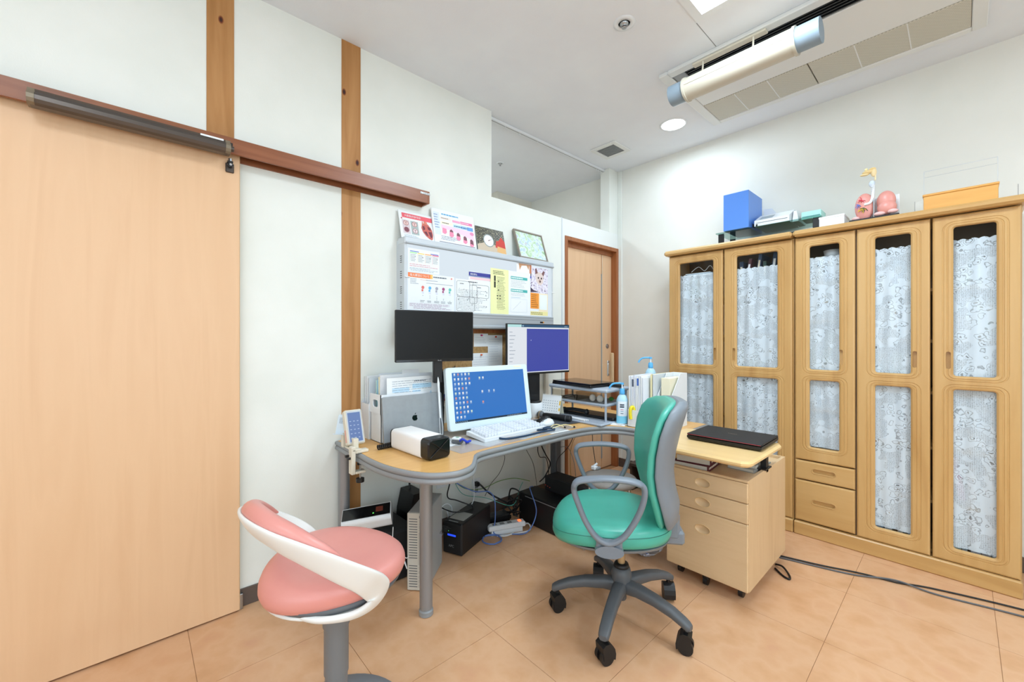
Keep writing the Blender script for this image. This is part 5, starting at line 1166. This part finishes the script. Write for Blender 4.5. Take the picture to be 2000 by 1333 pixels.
# ------------------------------------------------------------------ green office chair
t = thing('office_chair', 'teal vinyl swivel office chair with looped grey armrests', 'chair', (-1.029, 1.608, 0), R(217.9))
for k in range(5):
    a = 2 * pi * k / 5; ML = RZ(a); ln = .292
    prf = [(.03, .160, .030, .028), (.08, .164, .027, .026), (.16, .157, .025, .022), (.235, .140, .0235, .019), (ln - .012, .122, .023, .017), (ln + .008, .112, .021, .016), (ln + .018, .108, .014, .010)]
    rings = []
    for x, z, w_, h_ in prf:
        rings.append([(x, w_ * (abs(cos(q)) ** .6) * (1 if cos(q) > 0 else -1), z - h_ * .4 + h_ * (abs(sin(q)) ** .7) * (1 if sin(q) > 0 else -1)) for q in [2 * pi * i / 16 for i in range(16)]])
    l = part('leg', MB().loft(rings, 'chair_dark').tf(ML), t)
    cr = RZ([.5, -.7, .3, 1.0, -.4][k])
    m = MB()
    for sy in (-1, 1): m.cyl((0, sy * .008, .029), (0, sy * .024, .029), .029, 'black', n=20)
    hood = [[(-.036 * cos(b_), y, .034 + .050 * sin(b_)) for b_ in [R(-20 + 25 * i) for i in range(7)]] + [(.018, y, .024), (-.020, y, .022)] for y in (-.026, .026)]
    m.loft(hood, 'black', True, False, False); m.cyl((0, 0, .06), (0, 0, .11), .009, 'black', n=10)
    part('castor', m.tf(ML @ TR(ln - .004, 0, 0) @ cr), l)
part('hub', MB().lathe([(.040, .125), (.044, .135), (.044, .20), (.038, .225), (.030, .228)], (0, 0, 0), 'chair_dark').lathe([(.02, .085), (.022, .09), (.022, .13)], (0, 0, 0), 'chair_dark'), t)
part('gas_column', MB().cyl((0, 0, .225), (0, 0, .36), .0165, 'brass', n=20).lathe([(.03, .226), (.034, .232), (.03, .244), (.018, .246)], (0, 0, 0), 'black', 20), t, label='brassy metal gas lift column')
part('mechanism', MB().box(-.13, .10, -.07, .07, .345, .40, 'chair_grey', .012).box(-.26, -.10, -.045, .045, .36, .42, 'chair_grey', .01), t)
part('tension_knob', MB().lathe([(.026, .285), (.033, .29), (.034, .30)], (-.135, -.04, 0), 'chair_dark').lathe([(.034, .302), (.036, .31), (.042, .37)], (-.135, -.04, 0), 'chair_grey'), t)
def superell(cx, a, b, n, e=2.6, fx=None):
    out = []
    for i in range(n):
        q = 2 * pi * i / n; c, s_ = cos(q), sin(q)
        x = a * abs(c) ** (2 / e) * (1 if c > 0 else -1); y = b * abs(s_) ** (2 / e) * (1 if s_ > 0 else -1)
        y *= 1 - .10 * max(0, -x / a) ; out.append((cx + x, y))
    return out
def pad(cx, a, b, layers, mtl, n=56, crown=None, e=2.6):
    rings = []
    for f, z in layers:
        rings.append([(cx + (x - cx) * (1 - (1 - f)), y * f, z + (crown(x * 1, y * 1, f) if crown else 0)) for x, y in superell(cx, a, b, n, e)])
    rings = [[(cx + (p[0] - cx) * layers[i][0] / 1 if 0 else cx + (p[0] - cx), p[1], p[2]) for p in r] for i, r in enumerate(rings)]
    rings = [[(cx + (x - cx) * layers[i][0], y * layers[i][0], layers[i][1] + (crown((x - cx) / a, y / b, layers[i][0]) if crown else 0)) for x, y in superell(cx, a, b, n, e)] for i in range(len(layers))]
    return MB().loft(rings, mtl)
cr = lambda u, v, f: -.030 * max(0, u * f) ** 3 + .008 * abs(v * f) ** 2.5 - .006 * (1 - f)
part('seat', pad(.05, .255, .245, [(.90, .405), (.97, .412), (1.0, .430), (.995, .452), (.975, .466), (.94, .478), (.88, .486), (.75, .490), (.5, .491), (.2, .490), (.02, .490)], 'teal_vinyl', crown=cr), t, label='teal vinyl seat cushion')
seam = [(.05 + (x - .05) * .992, y * .992, .456 + cr((x - .05) / .255, y / .245, .99)) for x, y in superell(.05, .255, .245, 72)]
part('seat_seam', MB().tube(seam, .0016, '#2f7f70', 5, True), t)
part('seat_shell', pad(.04, .245, .235, [(.55, .372), (.80, .378), (.95, .396), (.975, .408)], 'chair_grey', crown=lambda u, v, f: -.02 * max(0, u * f) ** 3), t)
def back_ring(z, fr, th, off, n=40):
    pass
CL = [(.470, -.222, .150), (.50, -.226, .178), (.56, -.222, .200), (.63, -.205, .203), (.70, -.198, .207), (.78, -.207, .217), (.86, -.225, .225), (.92, -.243, .220), (.955, -.254, .196), (.975, -.262, .150), (.983, -.266, .09)]
CL = [(z, x + .042, w_) for z, x, w_ in CL]
def back(front, th0, th1, wsc, mtl, zsc=0):
    rings = []
    for i, (z, x, w_) in enumerate(CL):
        e = min(1, min(i, len(CL) - 1 - i) / 2 + .25); r = []
        for j in range(44):
            q = 2 * pi * j / 44; c, s_ = cos(q), sin(q)
            y = w_ * wsc * abs(c) ** .75 * (1 if c > 0 else -1); u = y / .225
            tx = (th1 if s_ > 0 else th0) * e ** .6 * abs(s_) ** .6 * (1 if s_ > 0 else -1)
            wrap = .066 * abs(u) ** 2.3
            r.append((x + wrap + tx + front, y, z + (zsc if i > 7 else 0)))
        rings.append(r)
    return MB().loft(rings, mtl)
part('backrest', back(.010, .016, .036, 1.0, 'teal_vinyl'), t, label='teal vinyl backrest pad')
part('back_shell', back(-.016, .042, .024, 1.012, 'chair_grey', .002), t, label='grey plastic back shell')
part('back_bracket', MB().box(-.24, -.165, -.05, .05, .385, .50, 'chair_grey', .012), t)
for sy in (-1, 1):
    y = sy * .268
    P = [(.205, y, .655), (.192, y, .688), (.14, y, .700), (.07, y, .705), (-.01, y, .700), (-.052, y, .686), (-.062, y, .655), (-.050, y, .60), (-.020, y, .535), (.020, y, .480), (.070, y, .455), (.118, y, .475), (.158, y, .530), (.188, y, .60)]
    a = part('armrest', MB().tube(P, .0115, 'chair_arm', 12, True, k=5, ry=lambda q: .0155 + .013 * (1 if .02 < q < .36 else 0), up=(0, 1, 0)), t)
    part('armrest_mount', MB().loft([[(.07 + f * .055 * cos(q), y - sy * d_, .425 + .8 * f * .03 * sin(q)) for q in [2 * pi * i / 20 for i in range(20)]] for f, d_ in ((1, -.012), (1, .02), (.8, .06), (.6, .12))], 'chair_arm').box(.02, .12, min(y, y - sy * .02), max(y, y - sy * .02), .405, .468, 'chair_arm', .009), a)

# ------------------------------------------------------------------ pink stool
t = thing('stool', 'pink round swivel stool with white looped back and grey pedestal', 'stool', (-1.333, .471, 0), R(97))
part('base', MB().lathe([(.215, 0), (.222, .006), (.218, .014), (.15, .026), (.06, .034), (.044, .045), (.04, .05)], (0, 0, 0), 'stool_base', 48), t, label='grey disc base')
part('column', MB().cyl((0, 0, .04), (0, 0, .22), .0335, 'stool_grey', n=28), t)
part('column_sleeve', MB().cyl((0, 0, .20), (0, 0, .365), .0365, 'stool_grey', n=28), t)
part('column_sleeve', MB().cyl((0, 0, .35), (0, 0, .482), .0400, 'stool_grey', n=28), t)
part('underseat', MB().lathe([(.05, .470), (.12, .474), (.165, .482), (.198, .500), (.202, .512), (.19, .52)], (.0, 0, 0), 'dark_grey', 40), t, label='grey underseat shell')
def c2(u, v, f): return .012 * (abs(v * f) ** 2) - .010 * abs(u * f) ** 2.5 - .004 * (1 - f)
part('seat', pad(-.002, .212, .212, [(.80, .498), (.90, .500), (.97, .511), (1.0, .528), (.995, .544), (.97, .557), (.92, .566), (.83, .573), (.65, .577), (.4, .578), (.15, .577), (.02, .577)], 'pink_vinyl', crown=c2, e=2.0), t, label='pink vinyl seat cushion')
# looped back: one band that turns under the seat on both sides and runs round the back   (x, y, z, half height)
half = [(-.16, .09, .498, .010), (-.13, .150, .494, .010), (-.08, .188, .490, .012), (-.035, .204, .490, .017), (.004, .212, .503, .028), (.014, .219, .528, .036), (-.006, .229, .558, .038), (-.04, .238, .592, .037), (-.09, .228, .632, .037), (-.138, .203, .669, .037), (-.182, .165, .700, .037), (-.220, .105, .724, .036), (-.240, .0, .736, .036)]
full = [(x, -y, z, h) for x, y, z, h in half] + list(reversed(half[:-1]))
C = crom([q[:3] for q in full], 6); A = crom([(q[3], 0, 0) for q in full], 6)
rings = []
for i, p in enumerate(C):
    d = (C[min(i + 1, len(C) - 1)] - C[max(i - 1, 0)]).normalized(); th = .0085
    u = Vector((p.x + .02, p.y, -.12)).normalized(); u = (u - d * d.dot(u)).normalized(); v = d.cross(u); hh = A[i].x
    rings.append([p + v * hh * (abs(sin(q)) ** .8) * (1 if sin(q) > 0 else -1) + u * th * (abs(cos(q)) ** .8) * (1 if cos(q) > 0 else -1) for q in [2 * pi * j / 18 for j in range(18)]])
part('back_band', MB().loft(rings, 'stool_white'), t, label='white looped back band')
part('lower_rim', MB().lathe([(.14, .484), (.178, .485), (.190, .491), (.188, .498), (.14, .499)], (-.01, 0, 0), 'stool_white', 48), t, label='white rim under the seat')
half = [(-.095, -.212, .672, .005), (-.125, -.196, .694, .015), (-.160, -.166, .720, .023), (-.193, -.120, .744, .028), (-.215, -.065, .758, .030), (-.222, .0, .764, .031)]
full = half + [(x, -y, z, r_) for x, y, z, r_ in reversed(half[:-1])]
C = crom([q[:3] for q in full], 6); A = crom([(q[3], 0, 0) for q in full], 6); rings = []
for i, p in enumerate(C):
    d = (C[min(i + 1, len(C) - 1)] - C[max(i - 1, 0)]).normalized(); v = Vector((0, 0, 1)); v = (v - d * d.dot(v)).normalized(); u = d.cross(v); r_ = max(.004, A[i].x)
    rings.append([p + v * r_ * .80 * sin(q) + u * r_ * .9 * cos(q) for q in [2 * pi * j / 18 for j in range(18)]])
part('back_pad', MB().loft(rings, 'pink_vinyl'), t, label='pink padded top roll')

# ------------------------------------------------------------------ under the desk
t = thing('computer_tower', 'slim pale grey slotted computer tower standing behind the front desk leg', 'computer', (-1.851, .995, 0), R(41))
W, D_, H = .098, .275, .385
part('case', MB().box(0, W, .012, D_, 0, H, '#a3a7a8', .003), t)
part('front_bezel', MB().box(0, W, 0, .014, .004, H, '#c9c6bc', .003), t)
for j in range(27):
    z = .022 + j * .0128
    if j in (9, 10): continue
    part('vent_slot', MB().box(.010, .052, -.001, .002, z, z + .0035, 'dark_grey'), t)
part('drive_bay', MB().box(.058, .092, -.0016, .002, .13, .29, '#b7b4aa', .001), t)
for k in range(9): part('drive_cover', MB().box(.058, .092, -.0012, .002, .300 + k * .009 if k < 4 else .02 + (k - 4) * .022, .306 + k * .009 if k < 4 else .036 + (k - 4) * .022, '#bdbab0', .001), t)
part('badge', MB().box(.062, .084, -.0014, 0, .362, .374, '#2f3a44'), t)
t = thing('battery_backup', 'black uninterruptible power supply with glowing blue display under the desk', 'power supply', (-2.045, 1.330, 0), R(21))
W, D_, H = .132, .33, .185
part('case', MB().box(0, W, 0, D_, .002, H, 'black', .006), t)
part('front_panel', MB().box(.004, W - .004, -.004, .004, .006, H - .004, 'black_soft', .004), t)
part('display', MB().rect(.035, .108, .092, .119, '*#2a50ff:1.2', -.0046).rect(.040, .134, .043, .137, '*#50ff80:2', -.0046), t, normals=False)
part('logo', MB().ptext('APC', .020, '#8d9094', .042, .045, -.0046), t, normals=False)
part('silver_badge', MB().box(.030, .094, .012, .022, H - .001, H + .0006, 'brushed'), t)
part('label_sheet', MB().box(.012, .112, .045, .15, H, H + .0006, '#a9aaa4'), t)
part('label_print', MB().lines(.016, .108, .05, .145, 9, '#4a4c4e', 0, .3, 4).tf(TR(0, 0, H + .0011) @ RX(R(-90)) @ Matrix.Scale(-1, 4, (0, 0, 1))), t, normals=False)
t = thing('shredder_bin', 'dark floor box beside the grey computer tower', 'box', (-2.1, .98, 0))
part('body', MB().box(-2.24, -1.95, .90, 1.10, .001, .26, 'black_soft', .012), t, True)
t2 = thing('router', 'white box device with black glossy top stripe on the dark floor box', 'router', (-2.08, .90, .292), (R(25), R(-6), R(60)))
part('body', MB().loft([[(x, y, z) for y, z in rrect(-.055, .055, -.0, .075, .022)] for x in (-.12, .12)], 'white_plastic', True, False, False), t2)
part('top_stripe', MB().box(-.118, .116, -.036, .036, .0745, .0775, 'black_gloss', .001), t2)
part('status_light', MB().box(.03, .036, -.02, -.015, .0775, .0782, '*#60e060:2').box(.045, .08, -.012, .02, .0775, .0782, '#6a2c1c'), t2)
t = thing('computer_tower', 'black tall device against the wall behind the grey tower', 'computer', (-2.15, 1.2, 0))
part('case', MB().loft([[(x, 1.13, .001), (x, 1.24, .001), (x, 1.24, .36), (x, 1.17, .36), (x, 1.145, .25)] for x in (-2.255, -2.10)], 'black', True, False, False), t, True)
part('front_panel', MB().box(-2.102, -2.097, 1.15, 1.235, .02, .23, 'black_soft', .003), t, True)
t = thing('computer_tower', 'black computer lying on the floor under right side of desk', 'computer', (-1.82, 2.03, 0))
part('case', MB().box(-2.06, -1.615, 1.955, 2.115, .001, .195, 'black', .004), t, True)
part('label', MB().box(-1.6155, -1.6140, 2.05, 2.09, .13, .16, 'paper'), t, True)
part('trim_line', MB().box(-2.0, -1.64, 1.9535, 1.9555, .176, .180, 'grey_edge'), t, True)
t = thing('computer_tower', 'second black computer box standing behind the low one under the desk', 'computer', (-1.93, 2.2, 0))
part('case', MB().box(-2.0 + .02, -1.62, 2.125, 2.262, .001, .285, 'black_soft', .006), t, True)
part('front_panel', MB().box(-1.622, -1.616, 2.13, 2.255, .01, .275, 'black', .002), t, True)
for k in range(3): part('led', MB().box(-1.97 + k * .02, -1.967 + k * .02, 2.1235, 2.1255, .22 - k * .004, .222 - k * .004, '*#ff5030:0.8'), t, True)
t = thing('power_strip', 'white power strip with a glowing red switch under the desk', 'power strip', (-1.98, 1.76, 0), R(68))
part('body', MB().box(-.12, .13, -.028, .028, .03, .062, 'white_plastic', .006), t)
part('switch', MB().box(.085, .105, -.012, .012, .061, .066, '*#ff5a2a:3', .002), t)
for k in range(3): part('socket', MB().box(-.09 + k * .05, -.06 + k * .05, -.014, .014, .0615, .0635, 'grey_edge', .001), t)
part('foot', MB().box(-.10, .11, -.02, .02, .0, .03, 'white_plastic'), t)
t = thing('power_adapter', 'black power adapter lying by the power strip', 'adapter', (-2.11, 1.80, 0), R(75)); part('body', MB().box(-.08, .08, -.04, .04, .001, .07, 'black', .008), t); part('plug', MB().box(.08, .10, -.015, .015, .02, .045, 'black', .003), t)
def outlet(label, y, z, n):
    t = thing('wall_outlet', label, 'outlet', (XL, y, z), (0, 0, R(90)))
    part('plate', MB().box(-.036, .036, -.007, 0, -.06, .06, 'white_plastic', .003), t)
    for k in range(n): part('socket', MB().box(-.014, .014, -.0085, -.006, -.036 + k * .03, -.012 + k * .03, 'grey_edge', .001), t)
outlet('white wall outlet with network plugs behind the front desk leg', 1.46, .345, 3); outlet('second white outlet plate with network sockets beside the first', 1.54, .345, 2); outlet('white wall outlet holding a black plug under the desk', 1.74, .22, 2)
def cable(label, pts, r, c, k=7): return solo('cable', MB().tube(pts, r, c, 6, k=k), label, 'cable')
W_ = XL + .012
cable('thick black plug and cord from the wall outlet to the power strip', [(W_, 1.73, .25), (W_ + .035, 1.74, .25), (W_ + .08, 1.80, .18), (W_ + .14, 1.92, .10), (-2.08, 1.95, .08), (-2.06, 1.86, .075)], .006, 'black')
solo('plug', MB().box(XL + .008, XL + .045, 1.715, 1.745, .235, .265, 'black', .006), 'black plug pushed into the wall outlet under the desk', 'plug')
cable('blue network cable hanging from the wall sockets over the battery box', [(W_, 1.50, .37), (W_ + .05, 1.54, .31), (-2.12, 1.62, .26), (-2.08, 1.70, .25), (-2.03, 1.71, .21), (-2.0, 1.69, .10), (-1.99, 1.675, .015), (-1.93, 1.76, .006), (-1.86, 1.84, .02), (-1.86, 1.92, .12), (-1.93, 1.945, .22), (-1.99, 1.99, .23), (-2.05, 2.08, .2)], .0035, '#5f7fc2', 8)
P = []
for i in range(40): a = i / 39 * 2 * pi * 2.6; P.append((-1.955 + (.055 + .004 * (i % 3)) * cos(a), 1.625 + (.06) * sin(a), .005 + .0025 * i / 13))
solo('cable', MB().tube(P, .0032, '#5f7fc2', 6), 'coil of blue network cable on the floor beside the battery box', 'cable')
cable('green earth wire sagging along the wall under the desk', [(W_, 1.52, .34), (W_ + .02, 1.62, .25), (W_ + .03, 1.76, .215), (W_ + .03, 1.92, .23), (-2.15, 2.0, .25), (-2.1, 2.1, .22)], .0022, '#6f9a3c')
cable('teal thin cable running behind the battery box', [(W_, 1.54, .34), (W_ + .03, 1.60, .22), (-2.17, 1.75, .17), (-2.05, 1.88, .12), (-2.08, 1.98, .2), (-2.12, 2.05, .22)], .002, '#4fae9c')
cable('white cord hanging from the desk to the battery box', [(-2.18, 1.68, .65), (-2.2, 1.67, .40), (-2.18, 1.66, .28), (-2.13, 1.62, .215), (-2.1, 1.58, .195)], .003, 'white_plastic')
cable('white cable loops behind the grey computer tower', [(-2.14, 1.30, .06), (-2.12, 1.34, .20), (-2.12, 1.40, .24), (-2.13, 1.45, .19), (-2.14, 1.42, .08), (-2.14, 1.36, .05), (-2.13, 1.33, .16), (-2.12, 1.38, .215), (-2.13, 1.42, .17), (-2.16, 1.44, .02)], .0035, 'white_plastic')
cable('black cord crossing over the battery box top', [(-2.14, 1.44, .64), (-2.14, 1.45, .40), (-2.15, 1.43, .27), (-2.12, 1.48, .24), (-2.07, 1.56, .196), (-2.04, 1.52, .194), (-2.07, 1.42, .20), (-2.14, 1.36, .23)], .004, 'black')
cable('thin black cord dropping from the desk edge to the wall', [(-2.10, 1.86, .65), (-2.15, 1.88, .5), (-2.18, 1.93, .40), (-2.2, 1.90, .30), (-2.2, 1.82, .24), (-2.14, 1.72, .20)], .0018, 'black')
cable('thin black cord falling in a bend to the black computers', [(-1.98, 1.86, .65), (-2.0, 1.96, .50), (-2.02, 2.05, .38), (-2.04, 2.10, .26), (-2.02, 2.09, .2)], .0018, 'black')
cable('thick black cord bundle hanging near the dark rear leg', [(-1.93, 2.05, .65), (-1.97, 2.08, .52), (-2.0, 2.16, .42), (-2.03, 2.24, .33), (-2.06, 2.22, .24), (-2.08, 2.18, .2)], .0045, 'black')
cable('second black cord in the bundle near the dark rear leg', [(-1.935, 2.065, .65), (-1.99, 2.07, .50), (-2.04, 2.14, .40), (-2.08, 2.25, .36), (-2.10, 2.30, .25), (-2.1, 2.3, .1)], .003, 'black')
cable('black wire left of the dark rear leg', [(-1.95, 2.16, .65), (-1.97, 2.19, .48), (-2.02, 2.27, .36), (-1.98, 2.24, .29)], .003, 'dark_grey')
cable('black wire curling round the dark rear leg', [(-1.84, 2.34, .65), (-1.90, 2.30, .48), (-1.97, 2.25, .37), (-1.93, 2.2, .287)], .0025, 'black')
cable('yellow wire hanging right of the dark rear leg', [(-1.84, 2.38, .65), (-1.88, 2.36, .55), (-1.92, 2.36, .48), (-1.95, 2.37, .35), (-1.95, 2.40, .05)], .0018, '#b08a30')
cable('grey looped wire low beside the dark rear leg', [(-2.06, 2.36, .42), (-1.98, 2.37, .44), (-1.92, 2.36, .38), (-1.91, 2.38, .28), (-1.93, 2.42, .1)], .0022, 'grey_edge')
cable('black cable drooping to the connector on the round grey stool', [(-1.64, 2.22, .65), (-1.62, 2.20, .55), (-1.56, 2.14, .48), (-1.53, 2.10, .445)], .0022, 'black')
cable('tangle of black cords between the power strip and black computers', [(-2.13, 1.9, .02), (-2.05, 1.93, .10), (-2.12, 1.92, .15), (-2.02, 1.9, .05), (-2.1, 1.88, .12), (-2.0, 1.92, .16), (-2.09, 1.93, .03), (-1.99, 1.90, .09), (-2.12, 1.86, .07), (-2.03, 1.93, .19), (-2.08, 1.9, .22), (-2.14, 1.93, .12)], .005, 'black')
cable('white cable curled on the floor in front of the power strip', [(-1.97, 1.68, .006), (-1.92, 1.78, .006), (-1.88, 1.88, .012), (-1.93, 1.91, .03), (-1.95, 1.84, .008), (-1.93, 1.74, .006), (-1.96, 1.69, .006)], .0045, 'white_plastic')
cable('black cable from the box behind the grey tower up the wall', [(-2.2, 1.20, .36), (-2.21, 1.21, .43), (-2.2, 1.27, .47), (-2.15, 1.33, .48)], .006, 'black')
cable('tied white cord bundle hanging in front of the grey tower', [(-1.93, .96, .30), (-1.93, .96, .20), (-1.90, .98, .16), (-1.86, .985, .14), (-1.835, .985, .12), (-1.85, .98, .155), (-1.87, .97, .18), (-1.84, .985, .17), (-1.825, .99, .185)], .0022, 'white_plastic')
cable('upper black floor cable running along the foot of the bookcases', [(-.70, 2.72, .006), (-.52, 2.77, .006), (-.36, 2.83, .006), (-.22, 2.86, .006), (-.10, 2.92, .006), (.2, 3.0, .006), (.6, 3.05, .006)], .0042, 'black')
cable('lower black floor cable crossing under the upper one', [(-.70, 2.70, .005), (-.54, 2.74, .005), (-.38, 2.79, .005), (-.23, 2.865, .012), (-.08, 2.87, .005), (.2, 2.93, .005), (.6, 2.97, .005)], .0042, 'dark_grey')
cable('small loop of black cable beside the pedestal', [(-.69, 2.60, .006), (-.65, 2.57, .02), (-.61, 2.53, .006), (-.60, 2.49, .006), (-.63, 2.50, .006), (-.68, 2.55, .006)], .005, 'black')
# grey round stool tucked behind
t = thing('round_stool', 'low grey round stool seat seen behind the green chair arm', 'stool', (-1.40, 2.06, 0))
part('seat', MB().lathe([(.12, .395), (.155, .402), (.16, .415), (.155, .430), (.12, .438), (.01, .440)], (0, 0, 0), '#8c857e', 36), t)
for k in range(4):
    a = pi / 4 + k * pi / 2; part('leg', MB().cyl((.11 * cos(a), .11 * sin(a), .397), (.15 * cos(a), .15 * sin(a), 0), .011, 'chrome', n=12), t)
solo('cable_connector', MB().box(-1.545, -1.515, 2.075, 2.11, .44, .462, 'white_plastic', .004).box(-1.535, -1.505, 2.09, 2.125, .4405, .455, 'grey_edge', .003).cyl((-1.53, 2.09, .462), (-1.515, 2.10, .478), .007, 'white_plastic', n=8), 'white cable connector lying on the round grey stool', 'connector')
# shelf and white box by the back wall
t = thing('low_shelf', 'dark low shelf against the back wall behind the chair', 'shelf', (-1.75, 3.1, 0))
part('top', MB().box(-1.85, -1.585, 3.0, 3.47, .20, .225, '#4a3d35', .003), t, True)
for x in (-1.845, -1.61): part('leg', MB().box(x, x + .02, 3.01, 3.46, 0, .20, '#4a3d35'), t, True)
t = thing('storage_box', 'white fabric storage box on the dark low shelf', 'box', (-1.72, 3.1, .225))
part('body', MB().box(-1.80, -1.60, 3.02, 3.30, .2255, .43, 'off_white', .006), t, True)
part('handle', MB().tube([(-1.74, 3.03, .43), (-1.72, 3.03, .45), (-1.69, 3.03, .45), (-1.67, 3.03, .43)], .006, 'black', 8, k=4), t, True)
# crumpled plastic bag
rg = random.Random(21); m = MB(); n = 26; rings = []
for j in range(9):
    f = sin(pi * (j + .6) / 10) ** .7; rings.append([(-1.235 + (.09 * f * cos(2 * pi * i / n)) * (1 + rg.uniform(-.22, .22)), 2.17 + .075 * f * sin(2 * pi * i / n) * (1 + rg.uniform(-.25, .25)), .003 + j * .0165 * (1 + rg.uniform(-.06, .06))) for i in range(n)])
m.loft(rings, '#cfd6e6', True, False, False)
for k in range(14): x, y = rg.uniform(-1.30, -1.17), rg.uniform(2.09, 2.11); z = rg.uniform(.03, .11); m.add([(x, y, z), (x + .018, y - .004, z + .004), (x + .012, y - .004, z + .016), (x - .004, y, z + .012)], [(0, 1, 2, 3)], rg.choice(['#6c86c8', '#f2f4f8', '#a9b8dc']))
solo('plastic_bag', m, 'crumpled white and blue plastic bag on the floor behind the green chair', 'bag')
